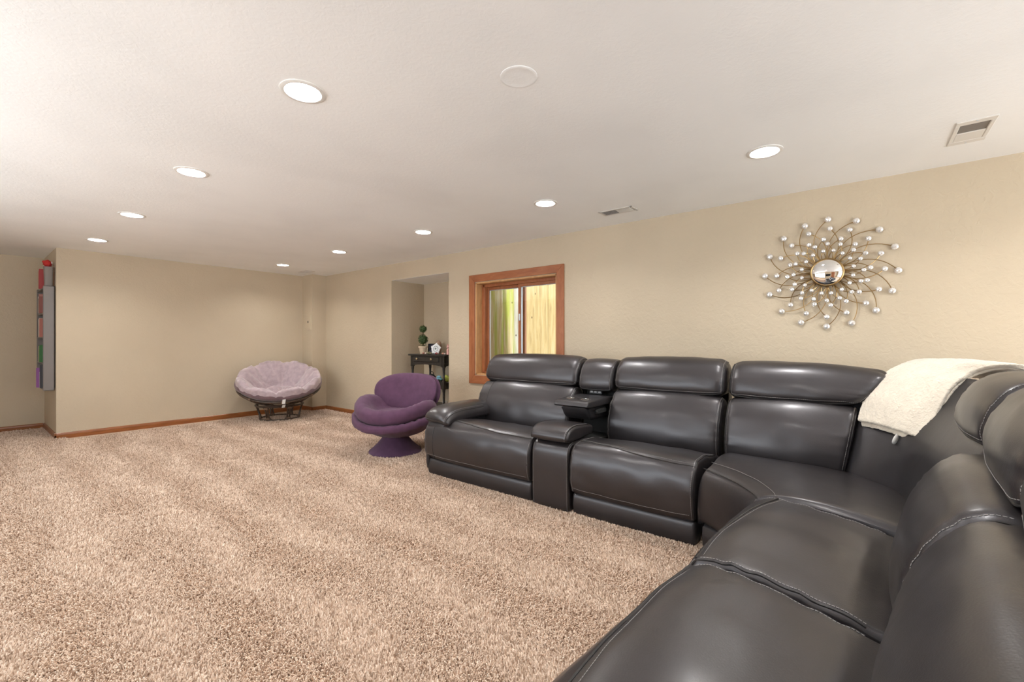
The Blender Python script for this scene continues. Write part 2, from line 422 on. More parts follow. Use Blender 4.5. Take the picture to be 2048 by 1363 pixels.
# ------------------------------------------------------------------ window
def window():
    w=empty('window_1',(XW,3.05,1.3),kind='structure')
    a,b,c0,d=2.383,3.724,.642,1.942; e=XW-.018
    def prism(P,x0,x1,name,mat):
        V=[(x0,y,z) for y,z in P]+[(x1,y,z) for y,z in P]; n=len(P)
        F=[tuple(range(n)),tuple(range(n,2*n))]+[(i,(i+1)%n,n+(i+1)%n,n+i) for i in range(n)]
        o=mobj(name,V,F,mat,w,False); fixn(o)
        md=o.modifiers.new('bevel','BEVEL'); md.width=.003; md.segments=2; return o
    i0,i1,j0,j1=WY0-.004,WY1+.004,WZ0-.004,WZ1+.004
    prism([(a,d),(b,d),(i1,j1),(i0,j1)],e,XW,'head_casing',M_TRIMH)
    prism([(a,c0),(b,c0),(i1,j0),(i0,j0)],e,XW,'sill_casing',M_TRIMH)
    prism([(a,c0),(a,d),(i0,j1),(i0,j0)],e,XW,'side_casing',M_CASE)
    prism([(b,c0),(b,d),(i1,j1),(i1,j0)],e,XW,'side_casing',M_CASE)
    x1=XW+.10
    for nm,p,q in (('jamb',(WY0,WZ0),(WY0+.018,WZ1)),('jamb',(WY1-.018,WZ0),(WY1,WZ1)),('jamb',(WY0,WZ1-.018),(WY1,WZ1)),('jamb',(WY0,WZ0),(WY1,WZ0+.018))):
        m=MB(); m.bbox((XW,p[0],p[1]),(XW+T,q[0],q[1]),.002); m.build(nm,M_JAMB,w,False)
    # inner stop frame
    s0=.040
    for p,q in (((WY0+.018,WZ0+.018),(WY0+s0,WZ1-.018)),((WY1-s0-.02,WZ0+.018),(WY1-.018,WZ1-.018)),((WY0+s0,WZ1-s0-.012),(WY1-s0,WZ1-.018)),((WY0+s0,WZ0+.018),(WY1-s0,WZ0+s0))):
        m=MB(); m.bbox((XW+.095,p[0],p[1]),(XW+.15,q[0],q[1]),.003); m.build('stop',M_CASE,w,False)
    # sashes: the far one sits one track further out
    def sash(y0,y1,x,fr,al,handle):
        z0,z1=WZ0+.035,WZ1-.05
        o=MB()
        o.bbox((x,y0,z0),(x+.03,y0+fr,z1),.003); o.bbox((x,y1-fr,z0),(x+.03,y1,z1),.003); o.bbox((x,y0+fr,z1-fr),(x+.03,y1-fr,z1),.003); o.bbox((x,y0+fr,z0),(x+.03,y1-fr,z0+fr),.003)
        s=o.build('sash',M_CASE,w,False)
        p=MB(); g=.012
        y2,y3,z2,z3=y0+fr,y1-fr,z0+fr,z1-fr
        p.bbox((x+.008,y2,z2),(x+.026,y2+g,z3),.002); p.bbox((x+.008,y3-g,z2),(x+.026,y3,z3),.002); p.bbox((x+.008,y2,z3-g*.6),(x+.026,y3,z3),.002); p.bbox((x+.008,y2,z2),(x+.026,y3,z2+g),.002)
        p.build('glazing_bead',M_ALU,s,False)
        MB().box((x+.015,y2,z2),(x+.019,y3,z3)).build('pane',M_GLASS,s,False)
        if handle:
            h=MB(); h.bbox((x-.012,y1-.032,1.38),(x,y1-.014,1.46),.004); h.build('latch',M_ALU,s,False)
    sash(WY0+.03,3.065,XW+.105,.034,.0,True)
    sash(3.00,WY1-.05,XW+.150,.034,.0,False)
M_TRIMH=wood('window_head_wood',(.29,.093,.034),(.41,.15,.06),(14,3,14),.35)
def glass_mat():
    m=bpy.data.materials.new('window_glass'); m.use_nodes=True; N=m.node_tree.nodes; L=m.node_tree.links
    for n in list(N): 
        if n.type=='BSDF_PRINCIPLED': N.remove(n)
    o=[n for n in N if n.type=='OUTPUT_MATERIAL'][0]
    t=N.new('ShaderNodeBsdfTransparent'); t.inputs[0].default_value=(.96,.98,.97,1); g=N.new('ShaderNodeBsdfGlossy'); g.inputs['Roughness'].default_value=.02
    f=N.new('ShaderNodeFresnel'); f.inputs[0].default_value=1.45; x=N.new('ShaderNodeMixShader')
    L.new(f.outputs[0],x.inputs[0]); L.new(t.outputs[0],x.inputs[1]); L.new(g.outputs[0],x.inputs[2]); L.new(x.outputs[0],o.inputs[0])
    return m
M_GLASS=glass_mat()
window()
def well():
    t=empty('window_well_boards',(4.75,3.6,.4),'weathered mossy timber boards lining the window well outside the window','wooden boards')
    def plank_mat(name,cols,moss):
        m,N,L,B=new_mat(name); tc=N.new('ShaderNodeTexCoord'); mp=N.new('ShaderNodeMapping'); mp.inputs['Scale'].default_value=(9,9,.7); L.new(tc.outputs['Object'],mp.inputs[0])
        n=node(N,'ShaderNodeTexNoise',Scale=3.0,Detail=7.0,Roughness=.65,Distortion=.5); L.new(mp.outputs[0],n.inputs['Vector'])
        r=ramp(N,[(.25,cols[0]),(.45,cols[1]),(.6,cols[2]),(.75,cols[3])]); L.new(n.outputs[0],r.inputs[0])
        n2=node(N,'ShaderNodeTexNoise',Scale=1.6,Detail=4.0); L.new(mp.outputs[0],n2.inputs['Vector'])
        r2=ramp(N,[(moss,(0,0,0)),(moss+.2,(1,1,1))]); L.new(n2.outputs[0],r2.inputs[0])
        mx=N.new('ShaderNodeMixRGB'); mx.inputs[2].default_value=(.46,.52,.12,1); L.new(r2.outputs[0],mx.inputs[0]); L.new(r.outputs[0],mx.inputs[1]); 
        # knots and nail holes
        v=node(N,'ShaderNodeTexVoronoi',Scale=9.0); mp2=N.new('ShaderNodeMapping'); mp2.inputs['Scale'].default_value=(1,1,.55); L.new(tc.outputs['Object'],mp2.inputs[0]); L.new(mp2.outputs[0],v.inputs['Vector'])
        r3=ramp(N,[(.05,(1,1,1)),(.09,(0,0,0))]); L.new(v.outputs['Distance'],r3.inputs[0])
        mx2=N.new('ShaderNodeMixRGB'); mx2.inputs[2].default_value=(.05,.03,.015,1); L.new(r3.outputs[0],mx2.inputs[0]); L.new(mx.outputs[0],mx2.inputs[1])
        L.new(mx2.outputs[0],B.inputs['Base Color']); B.inputs['Roughness'].default_value=.85
        b=N.new('ShaderNodeBump'); b.inputs['Strength'].default_value=.5; b.inputs['Distance'].default_value=.006; L.new(n.outputs[0],b.inputs['Height']); L.new(b.outputs[0],B.inputs['Normal'])
        return m
    mo=plank_mat('mossy_board',[(.36,.26,.15),(.62,.52,.32),(.72,.68,.55),(.80,.80,.76)],.42)
    dr=plank_mat('dry_board',[(.28,.20,.10),(.50,.38,.19),(.56,.45,.26),(.60,.52,.36)],.68)
    gy=plank_mat('grey_board',[(.30,.28,.24),(.46,.45,.42),(.58,.58,.56),(.66,.67,.68)],.60)
    ys=[2.55,2.87,3.16,3.56,3.72,3.92,4.16,4.44,4.75,5.05,5.4]
    mats=[dr,dr,dr,gy,mo,mo,gy,mo,mo,gy]
    for k in range(len(ys)-1):
        m=MB(); off=random.uniform(-.012,.012)
        m.bbox((4.75+off,ys[k]+.004,.3),(4.79+off,ys[k+1]-.004,2.9),.006); o=m.build('board',mats[k],t,False)
    g=MB(); g.box((XW+T+.01,2.5,.2),(4.72,4.0,.45)); meta(g.build('gravel_bed',plain('gravel',(.35,.32,.28),.9,0,.8,60,.4,40),None,False),'grey gravel in the bottom of the window well','gravel',kind='stuff')
well()

# ------------------------------------------------------------------ leather sectional
def leather(name,c,rough=.39):
    m,N,L,B=new_mat(name); tc=N.new('ShaderNodeTexCoord')
    n=node(N,'ShaderNodeTexNoise',Scale=5,Detail=4.0); L.new(tc.outputs['Object'],n.inputs['Vector'])
    r=ramp(N,[(.3,[x*.86 for x in c]),(.7,[x*1.16 for x in c])]); L.new(n.outputs[0],r.inputs[0]); L.new(r.outputs[0],B.inputs['Base Color'])
    q=N.new('ShaderNodeMapRange'); q.inputs['To Min'].default_value=rough-.05; q.inputs['To Max'].default_value=rough+.07; L.new(n.outputs[0],q.inputs[0]); L.new(q.outputs[0],B.inputs['Roughness'])
    B.inputs['Specular IOR Level'].default_value=.62; B.inputs['Coat Weight'].default_value=.30; B.inputs['Coat Roughness'].default_value=.22; B.inputs['Specular Tint'].default_value=(.96,.94,1,1)
    v=node(N,'ShaderNodeTexVoronoi',Scale=260.0); L.new(tc.outputs['Object'],v.inputs['Vector'])
    w=node(N,'ShaderNodeTexNoise',Scale=8,Detail=2.0,Distortion=.9); L.new(tc.outputs['Object'],w.inputs['Vector'])
    b1=N.new('ShaderNodeBump'); b1.inputs['Strength'].default_value=.16; b1.inputs['Distance'].default_value=.0012; L.new(v.outputs['Distance'],b1.inputs['Height'])
    b2=N.new('ShaderNodeBump'); b2.inputs['Strength'].default_value=.10; b2.inputs['Distance'].default_value=.010; L.new(w.outputs[0],b2.inputs['Height']); L.new(b1.outputs[0],b2.inputs['Normal'])
    L.new(b2.outputs[0],B.inputs['Normal'])
    return m
M_LEA=leather('espresso_leather',(.0180,.0153,.0160))
M_LEAB=leather('espresso_leather_panel',(.0165,.0148,.0158),.44)
M_PIPE=plain('leather_piping',(.018,.016,.016),.45)
M_THREAD=plain('grey_thread',(.27,.255,.25),.6)
M_BLK=plain('black_lining',(.010,.010,.010),.8)
M_BPL=plain('black_plastic',(.02,.02,.021),.3)
M_CHR=plain('steel',(.75,.75,.76),.2,1)

class Cushion:
    """closed side profile (s,z) swept along u from u0 to u1, ends rounded, middle plumped.
       W maps local (u,s,z) to world."""
    def __init__(s,prof,u0,u1,r,W,plump=.0,ns=64,nu=22,pw=None,pucker=0,pf=46,ri=None,seed=0,warp=None):
        s.u0,s.u1,s.r,s.W,s.plump,s.warp=u0,u1,r,W,plump,warp
        s.ri=ri or r; s.pucker=pucker; s.pf=pf; s.seed=seed
        P=catmull([(a,0,b) for a,b in prof],ns); s.ns=ns; s.P=P
        A=sum(P[i].x*P[(i+1)%ns].z-P[(i+1)%ns].x*P[i].z for i in range(ns))
        if A<0: P.reverse()                          # counter-clockwise in (s,z)
        s.N=[]
        for i in range(ns):
            t=P[(i+1)%ns]-P[i-1]; n=Vector((t.z,0,-t.x)); s.N.append(n.normalized())
        s.w=[1.0]*ns if pw is None else [pw(p.x,p.z) for p in P]
        m=7; us=[]
        for k in range(m): us.append(u0+r*(1-cos(k/m*pi/2)))
        for k in range(nu+1): us.append(u0+r+(u1-u0-2*r)*k/nu)
        for k in range(m-1,-1,-1): us.append(u1-r*(1-cos(k/m*pi/2)))
        s.us=us
    def inset(s,u):
        d=min(u-s.u0,s.u1-u)
        if d>=s.r: return 0
        x=1-max(d,0)/s.r
        return s.ri*(1-sqrt(max(0,1-x*x)))
    def pt(s,k,u,off=0,raw=False):
        """k = profile index (float), u = position across"""
        i=int(fl(k))%s.ns; j=(i+1)%s.ns; f=k-fl(k)
        p=s.P[i].lerp(s.P[j],f); n=s.N[i].lerp(s.N[j],f)
        w=s.w[i]*(1-f)+s.w[j]*f
        h=(s.u1-s.u0)/2; x=(u-(s.u0+s.u1)/2)/h
        d=-s.inset(u)+s.plump*w*max(0,(1-abs(x)**2.2))
        if s.pucker:
            e=min(u-s.u0,s.u1-u)
            d+=s.pucker*exp(-max(e,0)/.06)*w*noise.noise(Vector((i*s.pf/s.ns+f*s.pf/s.ns,u*4,s.seed)))
            d+=s.pucker*.45*w*noise.noise(Vector((p.x*9,p.z*9,u*7+s.seed)))
        q=p+n*(d+off)
        a=(u,q.x,q.z)
        if s.warp: a=s.warp(*a)
        return s.W(*a)
    def find(s,sx,z):
        """profile index nearest to (s,z)"""
        return min(range(s.ns),key=lambda i:(s.P[i].x-sx)**2+(s.P[i].z-z)**2)
    def mesh(s):
        V=[];F=[];n=s.ns;m=len(s.us)
        for u in s.us:
            for k in range(n): V.append(s.pt(k,u))
        for i in range(m-1):
            for k in range(n):
                l=(k+1)%n; F.append((i*n+k,i*n+l,(i+1)*n+l,(i+1)*n+k))
        for i,rev in ((0,1),(m-1,0)):
            c=sum((V[i*n+k] for k in range(n)),Vector())/n; V.append(c); ci=len(V)-1
            for k in range(n):
                l=(k+1)%n; F.append((i*n+k,i*n+l,ci) if not rev else (i*n+l,i*n+k,ci))
        return V,F
    def build(s,name,mat,parent):
        V,F=s.mesh(); return fixn(mobj(name,V,F,mat,parent,True,55))
def resample(P,step):
    L=[0]
    for i in range(1,len(P)): L.append(L[-1]+(P[i]-P[i-1]).length)
    n=max(2,int(L[-1]/step)); out=[]; j=0
    for i in range(n+1):
        t=L[-1]*i/n
        while j<len(L)-2 and L[j+1]<t: j+=1
        out.append(P[j].lerp(P[j+1],min(1,(t-L[j])/max(L[j+1]-L[j],1e-9))))
    return out
def stitches(paths,parent,step=.0095,r=.0011,name='stitching'):
    m=MB()
    for P in paths:
        Q=resample(P,step)
        for i in range(len(Q)-1): m.tube([Q[i].lerp(Q[i+1],.15),Q[i].lerp(Q[i+1],.85)],r,4)
    o=m.build(name,M_THREAD,parent,False); o['kind']='stuff'; return o
def piping(P,parent,r=.0035,mat=None,name='piping'):
    return MB().tube(resample(P,.012),r,6).build(name,mat or M_PIPE,parent)
def along(c,k,ua,ub,off=.0,n=26): return [c.pt(k,ua+(ub-ua)*i/n,off) for i in range(n+1)]
def around(c,u,ka,kb,off=.0,n=30):
    if kb<ka: kb+=c.ns
    return [c.pt(ka+(kb-ka)*i/n,u,off) for i in range(n+1)]

# side profiles: s = distance back from the front plane, z = height
P_SEAT=[(.74,.37),(.62,.395),(.46,.430),(.28,.463),(.12,.474),(.045,.455),(.004,.40),(-.012,.32),(-.008,.23),(.008,.175),(.03,.152),(.07,.150),(.20,.20),(.50,.27),(.70,.31)]
P_KICK=[(.030,.022),(.040,.012),(.08,.010),(.14,.012),(.145,.08),(.14,.148),(.08,.150),(.035,.146),(.022,.12),(.020,.07)]
P_BACK=[(.475,.36),(.435,.395),(.412,.47),(.415,.55),(.445,.65),(.50,.735),(.545,.772),(.60,.778),(.66,.76),(.69,.68),(.66,.5),(.60,.38),(.54,.345)]
P_HEAD=[(.560,.792),(.540,.815),(.543,.87),(.565,.93),(.605,.985),(.665,1.018),(.73,1.020),(.785,.995),(.81,.93),(.815,.85),(.80,.795),(.75,.782),(.66,.780),(.60,.780)]
def poly_box(P,u0,u1,W,r=.01):
    """straight sweep of an (s,z) polygon"""
    n=len(P); V=[W(u0,*p) for p in P]+[W(u1,*p) for p in P]
    F=[tuple(range(n)),tuple(range(n,2*n))]+[(i,(i+1)%n,n+(i+1)%n,n+i) for i in range(n)]
    return V,F
def shell(name,P,u0,u1,W,mat,parent,bev=.012):
    V,F=poly_box(P,u0,u1,W); o=fixn(mobj(name,V,F,mat,parent,True,50))
    b=o.modifiers.new('bevel','BEVEL'); b.width=bev; b.segments=3; b.limit_method='ANGLE'
    return o
P_BACK=[(a+.11,b-.012) for a,b in P_BACK]; P_HEAD=[(a+.115,b-.008) for a,b in P_HEAD]
P_SHELL=[(.72,.03),(1.02,.03),(1.03,.40),(.99,.86),(.93,.90),(.89,.86),(.80,.55),(.74,.38)]
P_FRAME=[(.07,.03),(.98,.03),(.98,.34),(.60,.33),(.30,.28),(.07,.14)]

def back_cushion(t,W,u0,u1,seed,seam_side=None,warpb=None,warph=None,pr_b=P_BACK,pr_h=P_HEAD,names=('backrest','headrest'),sides=(1,1),hs=0):
    fw=lambda s,z: 1 if s<.73 else .15
    b=Cushion(pr_b,u0,u1,.040,W,.026,pw=fw,pucker=.011,ri=.050,seed=seed,warp=warpb)
    o=b.build(names[0],M_LEA,t)
    h=Cushion(pr_h,u0,u1,.060,W,.018,pw=lambda s,z:1 if s<.84+hs else .3,pucker=.010,ri=.050,seed=seed+9,warp=warph)
    oh=h.build(names[1],M_LEA,t)
    kb=h.find(.668+hs,.792)
    st=[]
    if True:
        piping(along(h,kb,u0+.02,u1-.02,.001),oh,.0042)
        st.append(along(h,h.find(.657+hs,.807),u0+.025,u1-.022,.0012))
    for e,uu in ((0,u0+.012),(1,u1-.012)):
        if not sides[e]: continue
        k0=h.find(.845+hs,1.012); k1=h.find(.668+hs,.792)
        piping(around(h,uu,k0,k1,.0012),oh,.0036)
        st.append(around(h,uu+(.009 if e==0 else -.009),k0,k1,.001))
    stitches(st,oh)
    k0=b.find(.71,.766); k1=b.find(.54,.39); ps=[]
    for e,uu in ((0,u0+.010),(1,u1-.010)):
        if not sides[e]: continue
        piping(around(b,uu,k0,k1,.001),o,.0034); ps.append(around(b,uu+(.010 if e==0 else -.010),k0,k1,.0008))
    if ps: stitches(ps,o)
    if seam_side is not None: piping(around(b,seam_side,b.find(.67,.763),b.find(.53,.43),.0006),o,.0028)
    return b,h

def seat_cushion(t,W,u0,u1,seed,prof=P_SEAT,split=None,kick=True,top_seam=True,warp=None,sides=(1,1)):
    c=Cushion(prof,u0,u1,.024,W,.014,pw=lambda s,z:1 if (s<.5 and (z>.43 or s<.06)) else .1,pucker=.012,ri=.026,seed=seed,nu=30,warp=warp)
    o=c.build('seat',M_LEA,t)
    if top_seam:                                      # the cross seam that dips towards the front
        P=[];Q=[];a=split if split is not None else u0+.02
        ka=c.find(.125,.474); kb=c.find(.045,.455)
        for i in range(41):
            x=i/40; u=a+(u1-.015-a)*x; k=ka+(kb-ka)*(.15+.95*sin(pi*min(1,x*.62))**1.1)*(1 if kb>ka else 1)
            P.append(c.pt(k,u,.0006)); Q.append(c.pt(k+(-.6 if kb>ka else .6),u,.0010))
        piping(P,o,.0040); stitches([Q],o,.0095,.0009)
    if split is not None:
        piping(around(c,split,c.find(.20,.466),c.find(.008,.175),.0006),o,.0030)
    ps=[]
    for e,uu in ((0,u0+.010),(1,u1-.010)):
        if not sides[e]: continue
        piping(around(c,uu,c.find(.46,.43),c.find(.008,.175),.0008),o,.0030)
        ps.append(around(c,uu+(.009 if e==0 else -.009),c.find(.46,.43),c.find(.008,.175),.0007))
    k=c.find(.004,.182); ps.append(along(c,k,u0+.03,u1-.03,.0008))
    stitches(ps,o)
    if kick:
        kc=Cushion(P_KICK,u0+.004,u1-.004,.02,W,.004,ri=.022,ns=36,nu=10,seed=seed+3)
        kc.build('kick_panel',M_LEAB,t)
    return c
GRP='modules of the dark leather sectional sofa'
XF=2.500                                               # front plane of the run along the window wall
def W1(yc,xf=XF): return lambda u,s,z: Vector((xf+s,yc-u,z))
YF2=.405                                               # front plane of the run towards the viewer
def W2(o,al):
    ca,sa=cos(radians(al)),sin(radians(al))
    return lambda u,s,z: Vector((o[0]-u*ca-s*sa,o[1]+u*sa-s*ca,z))
def recliner(name,label,W,loc,w,seed,arm=0,hs=0,aw=.29):
    t=empty(name,loc,label,'sofa',GRP)
    h=w/2-.005
    split=None
    if arm: split=arm*(h-.115)
    if arm>=0: Wm=W
    seam=None
    shell('base_frame',P_FRAME,-h+.012,h-.012,W,M_BLK,t)
    if arm>0:                                          # mirror so that the seams sit on the arm side
        W_=lambda u,s,z: W(-u,s,z)
    else: W_=W
    sp=-(h-.115) if arm else None
    seat_cushion(t,W_,-h,h,seed,split=sp)
    back_cushion(t,W_,-h+(.10 if arm else 0),h,seed+1,seam_side=(-h+.235 if arm else None),pr_h=[(a+hs,b) for a,b in P_HEAD],hs=hs)
    shell('back_shell',P_SHELL,-h+.02,h-.02,W,M_LEAB,t,.02)
    if arm:
        # arm: upright roll under a broad padded top that slopes down at the front
        body=Cushion([(.02,.40),(.012,.43),(.03,.468),(.08,.485),(.30,.50),(.60,.50),(.62,.43),(.50,.36),(.2,.36),(.06,.37)],-h+.006,-h+aw-.05,.03,W_,.004,ri=.03,ns=40,nu=8,seed=seed+5)
        body.build('arm_body',M_LEAB,t)
        pad=Cushion([(-.005,.478),(-.022,.500),(-.012,.530),(.05,.568),(.16,.588),(.32,.592),(.56,.588),(.62,.55),(.58,.505),(.30,.500),(.10,.488),(.03,.474)],-h+.004,-h+aw,.055,W_,.012,ri=.036,ns=56,nu=12,pucker=.004,seed=seed+6,
                    warp=lambda u,s,z:(u,s,z-.040*max(0,(u+h-aw*.55)/(aw*.45))**2))
        po=pad.build('arm_pad',M_LEA,t)
        piping(around(pad,-h+aw-.020,pad.find(.45,.59),pad.find(-.012,.495),.001),po,.003)
        piping(along(pad,pad.find(-.012,.492),-h+.03,-h+aw-.03,.001),po,.003)
        stitches([around(pad,-h+aw-.034,pad.find(.45,.59),pad.find(-.012,.495),.001)],po)
        side=Cushion([(.02,.06),(.01,.2),(.02,.40),(.1,.44),(.5,.46),(.9,.46),(.93,.2),(.9,.05),(.4,.04),(.1,.04)],-h-.004,-h+.035,.016,W_,0,ri=.018,ns=44,nu=4,seed=seed+7)
        side.build('side_panel',M_LEAB,t)
    return t
def console():
    yc,w=1.657,.306; W=W1(yc); h=w/2-.004
    t=empty('sofa_console',(XF,yc,0),'narrow leather console module with padded lid and fold-down cup holder tray between two recliners','sofa console',GRP)
    front=Cushion([(.30,.455),(.12,.462),(.045,.452),(.012,.41),(.004,.32),(.006,.15),(.012,.03),(.03,.012),(.20,.012),(.31,.03),(.32,.30)],-h,h,.018,W,.004,ri=.02,ns=60,nu=10,seed=41)
    fo=front.build('front_panel',M_LEA,t)
    stitches([around(front,uu,front.find(.10,.462),front.find(.012,.03),.001) for uu in (-h+.014,h-.014)],fo)
    for uu in (-h+.008,h-.008): piping(around(front,uu,front.find(.10,.462),front.find(.012,.03),.001),fo,.003)
    MB().bbox((0,0,0),(1,1,1),.01)
    shell('base_frame',[(.30,.03),(.98,.03),(.98,.40),(.30,.44)],-h+.004,h-.004,W,M_BLK,t)
    lid=Cushion([(-.006,.480),(-.014,.500),(.004,.535),(.06,.562),(.14,.568),(.24,.560),(.33,.548),(.345,.515),(.33,.485),(.18,.474),(.05,.470)],-h-.004,h+.004,.022,W,.006,ri=.02,ns=52,nu=10,seed=42)
    lo=lid.build('storage_lid',M_LEA,t)
    for uu in (-h+.012,h-.012):
        piping(around(lid,uu,lid.find(.30,.552),lid.find(-.008,.485),.001),lo,.003)
    stitches([around(lid,h-.022,lid.find(.30,.552),lid.find(-.008,.485),.001)],lo)
    # dark cavity with the folded back
    m=MB(); 
    V,F=poly_box([(.72,.40),(.98,.40),(.98,.84),(.82,.84)],-h+.004,h-.004,W); o=fixn(mobj('cavity_back',V,F,M_BLK,t,False))
    # fold-down tray, hinged at the back
    tr=Cushion([(.285,.668),(.278,.684),(.284,.704),(.32,.712),(.55,.716),(.70,.716),(.71,.69),(.70,.668),(.45,.664)],-h+.006,h-.006,.010,W,0,ri=.01,ns=44,nu=8,seed=43)
    to=tr.build('fold_down_tray',M_LEAB,t)
    bulk=Cushion([(.36,.662),(.345,.63),(.37,.585),(.43,.56),(.62,.555),(.70,.58),(.72,.66)],-h+.03,h-.04,.03,W,0,ri=.03,ns=36,nu=8,seed=44)
    bulk.build('tray_underside',M_LEAB,t)
    for u in (-.062,.062):                             # cup holder wells with thin steel rims
        c=W(u,.385,.7135); M=Matrix.Translation(c)
        MB().lathe([(.034,.0),(.040,.0),(.041,.003),(.036,.0045),(.034,.003)],28,M,False).build('cup_holder_rim',M_CHR,to)
        MB().lathe([(.0345,-.001),(.0345,.0012),(.002,.0012)],24,M,False).build('cup_holder_well',M_BPL,to)
    p=W(-.01,.70,.745)
    cp=MB(); cp.bbox((p.x-.012,p.y-.055,p.z-.022),(p.x+.02,p.y+.055,p.z+.018),.003); co=cp.build('charging_panel',M_BPL,t,False)
    r=MB(); r.bbox((p.x-.016,p.y-.058,p.z+.014),(p.x+.016,p.y+.058,p.z+.020),.002); r.build('panel_edge',M_CHR,co,False)
    for k in (-1,0,1):
        r=MB(); r.bbox((p.x-.0135,p.y+k*.034-.011,p.z-.012),(p.x-.0115,p.y+k*.034+.011,p.z+.004),.001); r.build('socket',plain('grey_plastic',(.35,.35,.36),.4),co,False)
    tab=MB(); q=W(.115,.50,.62); tab.bbox((q.x-.06,q.y-.02,q.z-.02),(q.x+.10,q.y+.022,q.z+.02),.01); tab.build('release_strap',M_BLK,t)
    # small headrest
    hd=Cushion(P_HEAD,-h-.002,h+.002,.030,W,.012,pw=lambda s,z:1 if s<.84 else .3,pucker=.004,ri=.036,seed=45,nu=12,warp=lambda u,s,z:(u,s,z-.022))
    ho=hd.build('headrest',M_LEA,t)
    kb=hd.find(.668,.792); piping(along(hd,kb,-h+.02,h-.02,.001),ho,.004)
    k0=hd.find(.845,1.012)
    st=[]
    for e,uu in ((0,-h+.010),(1,h-.010)):
        piping(around(hd,uu,k0,kb,.001),ho,.0034); st.append(around(hd,uu+(.009 if e==0 else -.009),k0,kb,.001))
    stitches(st,ho)
    shell('back_shell',[(.84,.40),(1.0,.40),(.98,.80),(.93,.84),(.87,.82)],-h+.01,h-.01,W,M_LEAB,t,.02)
recliner('sofa_recliner','dark leather recliner module under the window with a padded arm at its free end',W1(2.375),(XF,2.375,0),1.122,11,arm=-1)
console()
recliner('sofa_recliner','armless dark leather recliner module between the console and the sofa corner',W1(1.102),(XF,1.102,0),.800,21)

